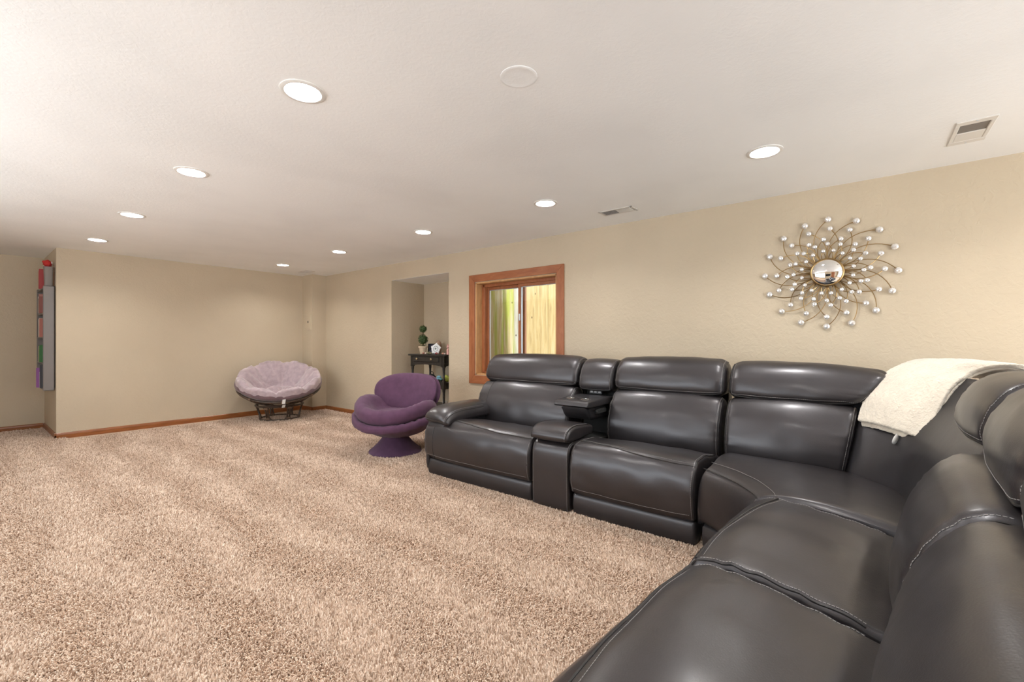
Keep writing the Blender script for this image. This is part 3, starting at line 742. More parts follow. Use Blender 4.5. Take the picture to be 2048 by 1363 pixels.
def wedge():
    """corner module: two short backs at right angles and a curved panel between them"""
    c0=2.80; yL=.695; xR=2.195
    t=empty('sofa_corner_wedge',(2.9,.1,0),'dark leather corner wedge module with a cream throw over its back','sofa corner',GRP)
    # seat: plan outline, stacked rings that roll over the front edge
    out=[(2.515,yL-.006),(2.495,.66),(2.44,.585),(2.36,.50),(2.28,.435),(2.225,.400),(xR+.002,.392)]
    back=[(2.145,-.25),(2.78,-.25),(3.14,.10),(3.14,yL-.006)]
    nfr=22; fr=catmull([(*p,0) for p in out],nfr,False)
    def row(off,z,zb):
        R=[]
        for i,p in enumerate(fr):
            a=fr[min(i+1,nfr-1)]-fr[max(i-1,0)]; nrm=Vector((a.y,-a.x,0)).normalized()   # points outward (towards the room)
            if nrm.dot(Vector((-1,.8,0)))<0: nrm=-nrm
            R.append(p+nrm*off+Vector((0,0,z)))
        return R
    rows=[(-.05,.150),(-.012,.155),(.004,.19),(.012,.26),(.010,.34),(-.002,.40),(-.03,.446),(-.075,.466)]
    V=[];F=[]
    rr=[row(a,z,0) for a,z in rows]
    # top surface: from the crest to the back edge
    B=[]
    L=[0]
    bp=[Vector((*p,0)) for p in back[::-1]]
    bq=resample(bp,.001); 
    bb=[bq[int(i*(len(bq)-1)/(nfr-1))] for i in range(nfr)]
    for j,(f,z) in enumerate(((.2,.482),(.45,.476),(.7,.458),(1,.42))):
        rr.append([rr[7][i].lerp(Vector((bb[i].x,bb[i].y,z)),f if j<3 else 1) for i in range(nfr)])
        for v in rr[-1]: v.z=z+.004*noise.noise(v*5)
    for q in rr: V+=q
    m=len(rr)
    for i in range(m-1):
        for k in range(nfr-1): F.append((i*nfr+k,i*nfr+k+1,(i+1)*nfr+k+1,(i+1)*nfr+k))
    for e in (0,nfr-1):                               # the module's flat sides
        col=[i*nfr+e for i in range(m)]; b0=len(V)
        V+=[Vector((V[i].x,V[i].y,max(.15,min(V[i].z-.10,.33)))) for i in col]
        for k in range(m-1): F.append((col[k],col[k+1],b0+k+1,b0+k))
    o=mobj('seat',V,F,M_LEA,t,True,60); fixn(o)
    sd=o.modifiers.new('sub','SUBSURF'); sd.levels=1; sd.render_levels=2
    # seam along the front crest, and stitching
    P=[v+Vector((0,0,.003)) for v in rr[6]]; piping(P,o,.0026)
    stitches([[rr[7][i].lerp(rr[8][i],.25)+Vector((0,0,.003)) for i in range(nfr)]],o)
    # arc seam on the seat
    arc=[]
    for i in range(20):
        x=i/19; p=Vector((2.60+.33*x,.56-.50*x+.10*sin(pi*x),0)); p.z=.474-.03*x; arc.append(p)
    # kick panel
    kv=[];kf=[]
    kr=[row(a,z,0) for a,z in ((-.09,.012),(-.035,.012),(-.022,.03),(-.018,.08),(-.022,.13),(-.05,.155),(-.09,.155))]
    for q in kr: kv+=q
    for i in range(len(kr)-1):
        for k in range(nfr-1): kf.append((i*nfr+k,i*nfr+k+1,(i+1)*nfr+k+1,(i+1)*nfr+k))
    fixn(mobj('kick_panel',kv,kf,M_LEAB,t,True,60))
    # left back: its right end follows the slanting seam of the corner panel
    W=W1(yL-.004)
    kx=lambda z: .63+max(0,z-.42)*.17+max(0,z-.78)*.48
    wp=lambda u,s,z:(u*kx(z)/.63,s,z-(.012+.034*(u/.63)**2 if z>.80 else 0)*min(1,max(0,(z-.78)/.12)))
    back_cushion(t,W,.004,.63,51,warpb=wp,warph=wp,names=('left_backrest','left_headrest'))
    # curved corner panel
    low =[(3.03,.08),(2.95,0),(2.85,-.07),(2.7,-.125),(2.5,-.15),(2.175,-.155)]
    mid =[(3.09,.05),(3.01,-.05),(2.92,-.135),(2.78,-.20),(2.55,-.235),(2.172,-.24)]
    hi  =[(3.20,0),(3.11,-.12),(3.0,-.22),(2.85,-.30),(2.6,-.335),(2.165,-.34)]
    top =[(3.36,-.05),(3.27,-.20),(3.13,-.34),(2.93,-.43),(2.6,-.47),(2.155,-.48)]
    zs=(.355,.57,.775,.965)
    G=[];n=26
    for R,z in ((low,zs[0]),(mid,zs[1]),(hi,zs[2]),(top,zs[3])):
        G.append([v+Vector((0,0,z)) for v in catmull([(*p,0) for p in R],n,False)])
    V=[];m=15
    for j in range(m):
        colj=j/(m-1)
        for i in range(n):
            q=catmull([G[r][i] for r in range(4)],m,False)[j] if False else None
            # cubic through the four rows
            t_=colj*3; k=min(2,int(t_)); f=t_-k
            a=G[max(k-1,0)][i];b=G[k][i];c=G[k+1][i];d=G[min(k+2,3)][i]
            q=.5*((2*b)+(c-a)*f+(2*a-5*b+4*c-d)*f*f+(3*b-a-3*c+d)*f**3)
            bul=.028*sin(pi*min(1,colj*1.25))*sin(pi*i/(n-1))
            q=q+Vector((-.45,.75,.25))*bul
            V.append(q)
    F=[(j*n+i,j*n+i+1,(j+1)*n+i+1,(j+1)*n+i) for j in range(m-1) for i in range(n-1)]
    o=mobj('corner_panel',V,F,M_LEAB,t,True,60)
    sl=o.modifiers.new('thick','SOLIDIFY'); sl.thickness=.05; sl.offset=1 if False else -1
    fixn(o)
    # right back headrest at the corner
    Wr=W2((2.46,.330),0)
    back_h=Cushion(P_HEAD,-.255,.292,.036,Wr,.014,pw=lambda s,z:1 if s<.84 else .3,pucker=.006,ri=.045,seed=61,nu=14)
    oh=back_h.build('right_headrest',M_LEA,t)
    kb=back_h.find(.668,.792); k0=back_h.find(.845,1.012)
    piping(along(back_h,kb,-.24,.27,.001),oh,.0042)
    st=[along(back_h,back_h.find(.657,.807),-.24,.27,.001)]
    piping(around(back_h,.282,k0,kb,.0015),oh,.0038); st.append(around(back_h,.270,k0,kb,.001))
    stitches(st,oh)
    # back shell following the corner
    MBs=MB(); 
    o2=[(3.52,yL-.02),(3.52,-.36),(3.22,-.66),(xR-.02,-.66),(xR-.02,-.56),(3.06,-.54),(3.38,-.26),(3.38,yL-.02)]
    V=[Vector((*p,.03)) for p in o2]+[Vector((*p,.80)) for p in o2]; n=len(o2)
    F=[tuple(range(n)),tuple(range(n,2*n))]+[(i,(i+1)%n,n+(i+1)%n,n+i) for i in range(n)]
    fixn(mobj('back_shell',V,F,M_LEAB,t,False))
    b=[(2.56,yL-.02),(2.29,.36),(xR+.01,.34),(xR+.01,-.52),(3.16,-.52),(3.38,yL-.02)]
    V=[Vector((*p,.03)) for p in b]+[Vector((*p,.36)) for p in b]; n=len(b)
    F=[tuple(range(n)),tuple(range(n,2*n))]+[(i,(i+1)%n,n+(i+1)%n,n+i) for i in range(n)]
    fixn(mobj('base_frame',V,F,M_BLK,t,False))
wedge()
recliner('sofa_recliner','armless dark leather recliner module right of the corner wedge, seat in the foreground',W2((2.20-.38*.9962,.385+.38*.0872),5),(1.81,.42,0),.760,31,hs=.058)
recliner('sofa_recliner','dark leather recliner module closest to the viewer, its broad seat at the bottom edge',W2((2.19-1.323*.9962,.385+1.323*.0872),5),(.872,.50,0),1.122,36,arm=1,hs=.058)

# ------------------------------------------------------------------ throw over the sofa corner
def fabric(name,c,scale=300,bump=.4,rough=.95,sheen=.3,dist=.002,var=.1):
    m=plain(name,c,rough,0,0,1,var,18,.2,sheen); N=m.node_tree.nodes; L=m.node_tree.links; B=N['Principled BSDF']
    tc=N.new('ShaderNodeTexCoord'); n=node(N,'ShaderNodeTexNoise',Scale=scale,Detail=4.0); L.new(tc.outputs['Object'],n.inputs['Vector'])
    b=N.new('ShaderNodeBump'); b.inputs['Strength'].default_value=bump; b.inputs['Distance'].default_value=dist; L.new(n.outputs[0],b.inputs['Height']); L.new(b.outputs[0],B.inputs['Normal'])
    return m
M_SHERPA=fabric('cream_sherpa',(.76,.69,.58),110,.7,1,.5,.008,.08)
def throw():
    A=[(3.132,-.01,.679),(3.20,-.037,.790),(3.292,-.10,.900),(3.408,-.181,.972),(3.534,-.277,1.008),(3.60,-.36,1.0),(3.62,-.46,.93)]
    Bc=[(2.871,-.26,.652),(2.926,-.314,.793),(2.985,-.366,.899),(3.02,-.438,.973),(2.958,-.516,1.008),(2.85,-.60,1.005),(2.80,-.70,.93)]
    A=[Vector(p) for p in A]; Bc=[Vector(p) for p in Bc]
    t=empty('throw_blanket',(3.1,-.2,.8),'cream fleece throw blanket folded and draped over the sofa corner','blanket')
    def sheet(name,n,m,off,shrink,thick,mat):
        ca=catmull(A,m,False); cb=catmull(Bc,m,False); V=[];F=[]
        for j in range(m):
            for i in range(n):
                x=shrink*.02+(1-.02*shrink)*i/(n-1); x=x*(1-.012*shrink)
                p=ca[j].lerp(cb[j],x)
                k=j/(m-1)
                sag=.030*sin(pi*x)*(1-.4*k)
                nz=.004*noise.noise(Vector((x*6,k*9,off*40)))
                p=p+Vector((-.45,.62,.62)).normalized()*(sag+nz+off)
                if shrink and j==0: p=p+Vector((-.004,.004,-.014))
                V.append(p)
        for j in range(m-1):
            for i in range(n-1):
                a=j*n+i; F.append((a,a+1,a+n+1,a+n))
        o=mobj(name,V,F,mat,t,True,80)
        s=o.modifiers.new('thick','SOLIDIFY'); s.thickness=thick; s.offset=0
        b=o.modifiers.new('sub','SUBSURF'); b.levels=1; b.render_levels=2
        tx=bpy.data.textures.new('pile','CLOUDS'); tx.noise_scale=.011; tx.noise_depth=1
        d=o.modifiers.new('pile','DISPLACE'); d.texture=tx; d.strength=.005; d.mid_level=.5; d.texture_coords='LOCAL'
        return o
    sheet('top_fold',34,38,.030,0,.020,M_SHERPA)
    sheet('under_fold',30,34,.010,1,.016,M_SHERPA)
    P=[Vector((2.960,-.158,.685)),Vector((2.935,-.145,.668)),Vector((2.920,-.138,.652)),Vector((2.922,-.137,.636)),Vector((2.940,-.146,.628))]
    Q=catmull(P,10,False); V=[];F=[]
    for q in Q: V+=[q+Vector((.014,-.012,.003)),q-Vector((.014,-.012,.003))]
    for i in range(len(Q)-1): F.append((2*i,2*i+1,2*i+3,2*i+2))
    o=mobj('care_tag',V,F,plain('white_tag',(.80,.79,.76),.7),t); s=o.modifiers.new('thick','SOLIDIFY'); s.thickness=.0012
    o['label']='white satin care tag curling out of the hem'
throw()

# ------------------------------------------------------------------ purple swivel chair
M_PUR=fabric('purple_upholstery',(.095,.043,.082),420,.25,.9,.12,.0015,.10)
M_PUR2=fabric('purple_base_cloth',(.088,.044,.088),420,.25,.9,.12,.0015,.08)
def swivel_chair():
    C=Vector((2.83,3.78,0)); f=Vector((-.926,-.378,0)).normalized(); r=Vector((-f.y,f.x,0)); r=Vector((.378,-.926,0)).normalized()
    t=empty('swivel_chair',C,'purple upholstered swivel lounge chair with round back and flared pedestal base','armchair')
    Z=Vector((0,0,1))
    MB().lathe([(.262,.0),(.268,.012),(.262,.028),(.225,.058),(.175,.105),(.135,.155),(.118,.20),(.112,.225)],48,Matrix.Translation(C)).build('pedestal_base',M_PUR2,t,True,60)
    def ang(i,n): return 2*pi*i/n
    def hh(th):
        sd=abs(sin(th))**1.6; fr=max(0,cos(th)); bk=max(0,-cos(th))
        side=.555 if sin(th)<0 else .520
        return .415*(fr**1.2)+side*sd*(1-.0*fr)+.47*bk**2*(1-sd)+ (.0) if True else 0
    def h(th):
        sd=sin(th)**2; side=.575 if sin(th)<0 else .540
        base=.475 if cos(th)>0 else .47
        w=sd**1.35
        return base*(1-w)+side*w
    def Rr(th,a=.40,b=.43):
        b=.435 if sin(th)<0 else .385
        return 1/sqrt((cos(th)/a)**2+(sin(th)/b)**2)
    def polar(sections,n,mat,name,wr=0):
        V=[];F=[];m=None
        for i in range(n):
            th=ang(i,n); S_=catmull([(a,0,b) for a,b in sections(th)],40,False); m=len(S_)
            for k,q in enumerate(S_):
                rr=q.x*Rr(th); z=q.z
                if wr: z+=wr*noise.noise(Vector((th*9,q.x*3,2)))*min(1,q.x)
                V.append(C+f*(rr*cos(th)+.02)+r*(rr*sin(th)+.045)+Z*z)
        for i in range(n):
            j=(i+1)%n
            for k in range(m-1): F.append((i*m+k,j*m+k,j*m+k+1,i*m+k+1))
        return fixn(mobj(name,V,F,mat,t,True,80))
    polar(lambda th:[(.02,.435),(.30,.438),(.52,.448),(.68,h(th)-.030+.01*abs(sin(th))),(.80,h(th)+.008),(.90,h(th)+.010),(.985,h(th)-.022),(1.015,h(th)-.065),(.995,h(th)-.108),(.92,h(th)-.130),(.6,.31),(.2,.28),(.02,.28)],72,M_PUR,'seat_cushion',.010)
    hs=lambda th:h(th)-.138
    polar(lambda th:[(.02,.275),(.5,.285),(.86,hs(th)-.015),(.96,hs(th)+.008),(1.04,hs(th)+.010),(1.075,hs(th)-.022),(1.05,hs(th)-.065),(.92,.225+.42*(hs(th)-.225)),(.68,.222+.06*(hs(th)-.2)),(.42,.190),(.2,.182),(.02,.182)],72,M_PUR,'seat_shell',.018)
    # round back: front cushion and outer shell, both wrapping slightly around the sitter
    tilt=radians(17)
    def disc(name,hw,hhh,cf,cz,th_f,th_b,mat,n=56,m=14,ex=2.35,wrap=.11,seed=0):
        up=(Z*cos(tilt)-f*sin(tilt)); nf=(f*cos(tilt)+Z*sin(tilt)); cc=C+f*cf+Z*cz+r*.045
        V=[];F=[]
        rings=[]
        for sgn,th_ in ((1,th_f),(-1,th_b)):
            for j in range(m+1):
                q=j/m if sgn>0 else 1-j/m
                if sgn<0 and j==0: continue
                q=sin(q*pi/2)
                R=[]
                for i in range(n):
                    a=2*pi*i/n; ca,sa=cos(a),sin(a)
                    x=hw*abs(ca)**(2/ex)*(1 if ca>0 else -1); y=hhh*abs(sa)**(2/ex)*(1 if sa>0 else -1)
                    if y<0: x*=1-.22*(y/hhh)**2
                    d=sgn*th_*sqrt(max(0,1-q**3.2))
                    x*=max(q,.02); y*=max(q,.02)
                    d+=wrap*(x/hw)**2+.006*noise.noise(Vector((x*7,y*7,seed)))
                    R.append(cc+r*x+up*y+nf*d)
                rings.append(R)
        for R in rings: V+=R
        for j in range(len(rings)-1):
            for i in range(n):
                l=(i+1)%n; F.append((j*n+i,j*n+l,(j+1)*n+l,(j+1)*n+i))
        F.append(tuple(range(n))); F.append(tuple((len(rings)-1)*n+i for i in range(n)))
        return fixn(mobj(name,V,F,mat,t,True,80))
    disc('back_cushion',.365,.222,-.215,.588,.055,.045,M_PUR,seed=1)
    disc('back_shell',.372,.235,-.295,.565,.040,.060,M_PUR,seed=2)
swivel_chair()

# ------------------------------------------------------------------ papasan chair
M_MAU=fabric('mauve_velvet',(.40,.315,.335),60,.35,.85,.6,.006,.16)
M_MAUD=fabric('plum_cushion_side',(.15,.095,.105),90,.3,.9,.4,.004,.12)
M_RAT=wood('dark_rattan',(.035,.022,.016),(.11,.07,.045),(12,12,12),.4,3)
M_BIND=plain('rattan_binding',(.20,.125,.08),.5,0,.5,200)
def papasan():
    C=Vector((2.99,6.76,0)); f=Vector((-.40,-.916,0)).normalized(); r=Vector((-f.y,f.x,0)); r=Vector((.916,-.40,0)).normalized(); Z=Vector((0,0,1))
    t=empty('papasan_chair',C,'round rattan papasan chair with tufted mauve cushion in the far corner','papasan chair')
    tl=radians(22); zc=.495; R0=.525
    up=Z*cos(tl)+f*sin(tl); ff=f*cos(tl)-Z*sin(tl)                 # dish axis and forward in the dish plane
    cc=C+Z*zc
    def D(rho,th,hh): return cc+ff*(rho*R0*cos(th))+r*(rho*R0*sin(th)*1.04)+up*hh
    # bowl frame: rim, lower ring, ribs
    rim=MB(); n=64
    rim.tube([D(1.0,2*pi*i/n,0) for i in range(n)],.0165,8,True).build('rim',M_RAT,t)
    for rho,h_,rr in ((.80,-.105,.010),(.52,-.185,.011)):
        MB().tube([D(rho,2*pi*i/48,h_) for i in range(48)],rr,6,True).build('bowl_ring',M_RAT,t)
    for k in range(12):
        th=2*pi*k/12+.12
        MB().tube([D(a,th,b) for a,b in ((.985,-.004),(.9,-.062),(.8,-.107),(.65,-.155),(.5,-.188))],.009,6).build('rib',M_RAT,t)
    for k in range(8):
        th=2*pi*k/8+.05
        MB().tube([D(1.0,th-.028+.014*j,0) for j in range(5)],.0205,8,).build('rim_binding',M_BIND,t)
    # base: two rings joined by doubled, splayed posts
    zt=.215; rt=.315; rb=.262
    B0=C-f*.03
    def ring(rad,z,rr,name): MB().tube([B0+f*(rad*cos(2*pi*i/48))+r*(rad*sin(2*pi*i/48))+Z*z for i in range(48)],rr,8,True).build(name,M_RAT,t)
    ring(rt,zt,.0145,'base_top_ring'); ring(rb,.014,.0145,'base_bottom_ring')
    for k in range(6):
        th=2*pi*k/6+.42
        for s in (-1,1):
            P=[]
            for x in (0,.08,.2,.5,.8,.92,1):
                lp=.16*sin(pi*min(1,max(0,(x))))*0
                dth=s*(.055+.10*(abs(2*x-1)**4))
                rad=rb+(rt-rb)*x-.012; z=.018+(zt-.022)*x
                P.append(B0+f*(rad*cos(th+dth))+r*(rad*sin(th+dth))+Z*z)
            MB().tube(P,.0125,7).build('post',M_RAT,t)
        for x in (.10,.86):
            rad=rb+(rt-rb)*x-.012; z=.018+(zt-.022)*x
            MB().tube([B0+f*(rad*cos(th-.10+.05*j))+r*(rad*sin(th-.10+.05*j))+Z*z for j in range(5)],.018,8).build('post_binding',M_BIND,t)
    # cushion: eight plump outer segments round four inner ones
    n,m=144,44
    def puff(x,w=.5): return abs(sin(x))**w
    V=[];F=[]
    for i in range(n):
        th=2*pi*i/n
        for k in range(m):
            q=k/(m-1); rho=1.03*q
            bowl=-.225*(1-min(1,rho)**2.0)
            outer=puff(4*th+.4,.42); inner=puff(2*th+.35,.45)
            wo=min(1,max(0,(rho-.40)/.12)); ring=min(1,abs(rho-.42)/.11)**.6
            seg=(inner*(1-wo)+outer*wo)
            edge=sqrt(max(0,1-max(0,(rho-.80)/.23)**2.2)) if rho>.80 else 1
            th_=(.040+.098*seg*ring*(.4+.6*min(1,rho*1.6)))*edge
            if rho<.05: th_*=.7
            lip=.085*max(0,min(1,(rho-.55)/.30))
            wr=.016*noise.noise(Vector((th*7,rho*8,1)))*min(1,rho*2)-.020*max(0,1-abs(((th*16/pi+1.1*noise.noise(Vector((th*3,rho*3,9))))%2)-1)*3)*min(1,max(0,(rho-.35)*4))+.006*noise.noise(Vector((th*22,rho*10,5)))*min(1,rho*1.5)
            rho2=rho*(1+.012*(seg-1)*(rho>.8))
            V.append(D(rho2,th,bowl+.015+th_+lip+wr))
    for i in range(n):
        j=(i+1)%n
        for k in range(m-1): F.append((i*m+k,j*m+k,j*m+k+1,i*m+k+1))
    c=fixn(mobj('cushion',V,F,M_MAU,t,True,80))
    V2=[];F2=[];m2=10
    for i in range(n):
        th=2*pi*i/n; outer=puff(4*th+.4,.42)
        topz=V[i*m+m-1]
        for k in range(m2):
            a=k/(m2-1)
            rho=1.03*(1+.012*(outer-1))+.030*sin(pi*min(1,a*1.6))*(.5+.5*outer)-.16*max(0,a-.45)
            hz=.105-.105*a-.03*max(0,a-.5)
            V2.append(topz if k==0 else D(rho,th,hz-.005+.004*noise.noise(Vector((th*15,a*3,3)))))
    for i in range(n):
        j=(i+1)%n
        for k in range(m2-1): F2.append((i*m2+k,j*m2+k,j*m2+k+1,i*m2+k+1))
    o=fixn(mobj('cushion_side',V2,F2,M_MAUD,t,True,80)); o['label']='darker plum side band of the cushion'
    wt=plain('white_label',(.78,.77,.74),.7)
    for nm,a,b in (('care_tag',(1.055,.062),(1.075,.0)),('care_tag',(1.035,-.028),(1.005,-.078))):
        th=.085; V=[D(a[0],th-.035,a[1]),D(a[0],th+.035,a[1]),D(b[0],th+.02,b[1]),D(b[0],th-.05,b[1])]
        V=[v+f*.012 for v in V]
        o=mobj(nm,V,[(0,1,2,3)],wt,t,False); s=o.modifiers.new('thick','SOLIDIFY'); s.thickness=.002; o['label']='white paper care tag hanging from the front rim'
papasan()

# ------------------------------------------------------------------ console table in the niche and what stands on it
M_BLKW=wood('black_painted_wood',(.012,.011,.010),(.030,.026,.022),(2,18,18),.35)
M_BRASS=plain('antique_brass',(.45,.36,.22),.3,1)
TX0,TX1,TY0,TY1=4.03,4.40,4.345,5.035
def console_table():
    t=empty('console_table',(4.215,4.69,0),'black wooden console table with a drawer and turned legs standing in the niche','console table')
    m=MB(); m.bbox((TX0-.025,TY0-.03,.945),(TX1+.02,TY1+.03,.968),.007); m.build('table_top',M_BLKW,t,False)
    # arched apron front: polygon with a curved lower edge
    def apron(x0,x1,ya,yb,along,name):
        n=14; lo=[]
        for i in range(n+1):
            x=i/n; z=.80+.028*sin(pi*x)**.5
            lo.append((ya+(yb-ya)*x,z))
        P=lo+[(yb,.945),(ya,.945)]; k=len(P)
        if along=='y': V=[(x0,p,z) for p,z in P]+[(x1,p,z) for p,z in P]
        else: V=[(p,x0,z) for p,z in P]+[(p,x1,z) for p,z in P]
        F=[tuple(range(k)),tuple(range(k,2*k))]+[(i,(i+1)%k,k+(i+1)%k,k+i) for i in range(k)]
        return fixn(mobj(name,V,F,M_BLKW,t,False))
    apron(TX0,TX0+.02,TY0+.03,TY1-.03,'y','apron'); apron(TX1-.02,TX1,TY0+.03,TY1-.03,'y','apron')
    apron(TY0,TY0+.02,TX0+.03,TX1-.03,'x','apron'); apron(TY1-.02,TY1,TX0+.03,TX1-.03,'x','apron')
    d=MB(); d.bbox((TX0-.012,TY0+.095,.862),(TX0+.004,TY1-.075,.932),.005); do=d.build('drawer',M_BLKW,t,False)
    for y in (4.565,4.865):
        MB().lathe([(.006,0),(.006,.012),(.015,.017),(.016,.024),(.010,.029),(.002,.030)],16,Matrix.Translation((TX0-.012,y,.905))@Matrix.Rotation(-pi/2,4,'Y')).build('knob',M_BRASS,do)
    for x in (TX0+.022,TX1-.022):
        for y in (TY0+.022,TY1-.022):
            l=MB(); l.bbox((x-.022,y-.022,.795),(x+.022,y+.022,.945),.003)
            l.lathe([(.014,.0),(.019,.02),(.021,.05),(.015,.07),(.018,.09),(.019,.14),(.019,.20)],14,Matrix.Translation((x,y,0)))
            l.bbox((x-.021,y-.021,.20),(x+.021,y+.021,.30),.003)
            l.lathe([(.016,.30),(.020,.32),(.016,.335),(.017,.46),(.021,.48),(.021,.50)],14,Matrix.Translation((x,y,0)))
            l.bbox((x-.021,y-.021,.50),(x+.021,y+.021,.62),.003)
            l.lathe([(.015,.62),(.020,.635),(.015,.65),(.016,.74),(.020,.765),(.021,.795)],14,Matrix.Translation((x,y,0)))
            l.build('leg',M_BLKW,t)
    for z in (.575,.245):
        s=MB(); s.bbox((TX0+.005,TY0+.005,z),(TX1-.005,TY1-.005,z+.018),.004); s.build('shelf',M_BLKW,t,False)
        for ya,yb,xa,xb in ((TY0+.04,TY1-.04,TX0+.012,TX0+.024),):
            q=MB(); q.bbox((xa,ya,z-.07),(xb,yb,z),.003); q.build('shelf_rail',M_BLKW,t,False)
        q=MB(); q.bbox((TX0+.04,TY0+.012,z-.07),(TX1-.04,TY0+.024,z),.003); q.build('shelf_rail',M_BLKW,t,False)
console_table()
ZT=.9682
def topiary():
    x,y=4.125,4.875
    t=empty('topiary',(x,y,ZT),'small double-ball topiary in a cream terracotta pot on the console table','potted plant')
    T0=Matrix.Translation((x,y,ZT))
    MB().lathe([(.040,0),(.042,.004),(.056,.085),(.064,.086),(.066,.108),(.060,.110),(.056,.095),(.004,.092)],28,T0).build('pot',plain('cream_terracotta',(.62,.50,.36),.8,0,.3,60,.12,20),t)
    MB().tube([(x,y,ZT+.09),(x+.003,y,ZT+.2),(x,y,ZT+.36)],.006,8).build('stem',plain('twig',(.10,.06,.03),.8),t)
    for nm,z,R,n in (('leaf_ball',.205,.068,300),('leaf_ball',.355,.052,220)):
        m=MB(); rng=random.Random(int(z*1000))
        m.ball((x,y,ZT+z),R*.86,14,10)
        for i in range(n):
            u=rng.uniform(-1,1); a=rng.uniform(0,2*pi); d=Vector((sqrt(1-u*u)*cos(a),sqrt(1-u*u)*sin(a),u)); 
            p=Vector((x,y,ZT+z))+d*R*rng.uniform(.85,1.06); s=R*.20
            w=d.cross(Vector((rng.uniform(-1,1),rng.uniform(-1,1),rng.uniform(-1,1)))).normalized(); v=(d*.6+w.cross(d)*.9).normalized()
            m.add([p-w*s*.45,p+v*s,p+w*s*.45,p-v*s*.6],[(0,1,2,3)])
        o=m.build(nm,plain('topiary_green',(.045,.085,.022),.6,0,0,1,.5,60),t,False)
    m=MB(); rng=random.Random(5)
    for i in range(34):
        a=rng.uniform(0,2*pi); e=rng.uniform(.045,.085); p0=Vector((x,y,ZT+.10)); p1=p0+Vector((cos(a)*e,sin(a)*e,rng.uniform(.0,.045))); w=Vector((-sin(a),cos(a),0))*.007
        m.add([p0,p0.lerp(p1,.6)+w,p1,p0.lerp(p1,.6)-w],[(0,1,2,3)])
    m.build('trailing_leaves',plain('pale_green',(.12,.14,.06),.6),t,False)
topiary()
def picture_frame():
    t=empty('photo_frame',(4.26,4.85,ZT),'small dark framed photograph leaning behind the white plate on the table','photo frame')
    M=Matrix.Translation((4.26,4.85,ZT+.003))@Matrix.Rotation(radians(28),4,'Z')@Matrix.Rotation(radians(10),4,'Y')
    w,h=.062,.145
    m=MB()
    for a,b in (((0,-w,0),(.014,-w+.016,h)),((0,w-.016,0),(.014,w,h)),((0,-w+.016,0),(.014,w-.016,.016)),((0,-w+.016,h-.016),(.014,w-.016,h))): m.bbox(a,b,.003,M)
    m.build('frame',plain('black_frame',(.012,.012,.013),.3),t,False)
    mm,N,L,B=new_mat('photo_print'); tc=N.new('ShaderNodeTexCoord'); n=node(N,'ShaderNodeTexNoise',Scale=22,Detail=3.0); L.new(tc.outputs['Object'],n.inputs['Vector'])
    r=ramp(N,[(.35,(.02,.02,.03)),(.5,(.08,.10,.18)),(.62,(.35,.30,.28))]); L.new(n.outputs[0],r.inputs[0]); L.new(r.outputs[0],B.inputs['Base Color'])
    p=MB(); p.box((.006,-w+.014,.014),(.009,w-.014,h-.014),M); p.build('photograph',mm,t,False)
picture_frame()
def star_plate():
    c=Vector((4.12,4.60,ZT))
    t=empty('ceramic_star',c,'white glazed star-shaped ceramic dish standing upright on the table','ornament')
    M=Matrix.Translation(c+Vector((0,0,.075)))@Matrix.Rotation(radians(20),4,'Z')@Matrix.Rotation(radians(-80),4,'Y')
    n=60; V=[];F=[]
    def rad(a): return .066+.016*max(0,cos(5*a+.3))**2
    rows=[(1,-.004),(1,.004),(.82,.010),(.62,.004),(.40,.006),(.02,.012)]
    for q,z in rows:
        for i in range(n):
            a=2*pi*i/n; R=rad(a)*q if q>.7 else .060*q
            V.append(M@Vector((R*cos(a),R*sin(a),z)))
    for j in range(len(rows)-1):
        for i in range(n): l=(i+1)%n; F.append((j*n+i,j*n+l,(j+1)*n+l,(j+1)*n+i))
    F.append(tuple(range(n)))
    wc=plain('white_glaze',(.80,.81,.82),.12,0,0,1,0,1,.5,0,.6)
    fixn(mobj('dish',V,F,wc,t))
    MB().lathe([(.033,.0088),(.036,.0115),(.039,.0088)],32,M,False).build('painted_ring',plain('grey_glaze',(.22,.24,.27),.2),t)
    MB().lathe([(.002,.0135),(.012,.0135),(.014,.0105)],16,M).build('centre_motif',plain('grey_green_glaze',(.25,.30,.27),.25),t)
    m=MB(); m.bbox((c.x-.004,c.y-.024,ZT),(c.x+.045,c.y+.024,ZT+.012),.004); m.build('stand',wc,t,False)
star_plate()
def vase():
    t=MB().lathe([(.026,0),(.036,.015),(.046,.06),(.047,.11),(.041,.15),(.028,.178),(.012,.190),(.002,.192)],24,Matrix.Translation((4.28,4.725,ZT))).build('vase',plain('dusky_pink_glaze',(.38,.25,.18),.4,0,.2,50),None,True,60,(4.28,4.725,ZT))
    meta(t,'brownish pink rounded vase standing behind the white ceramic star','vase')
vase()
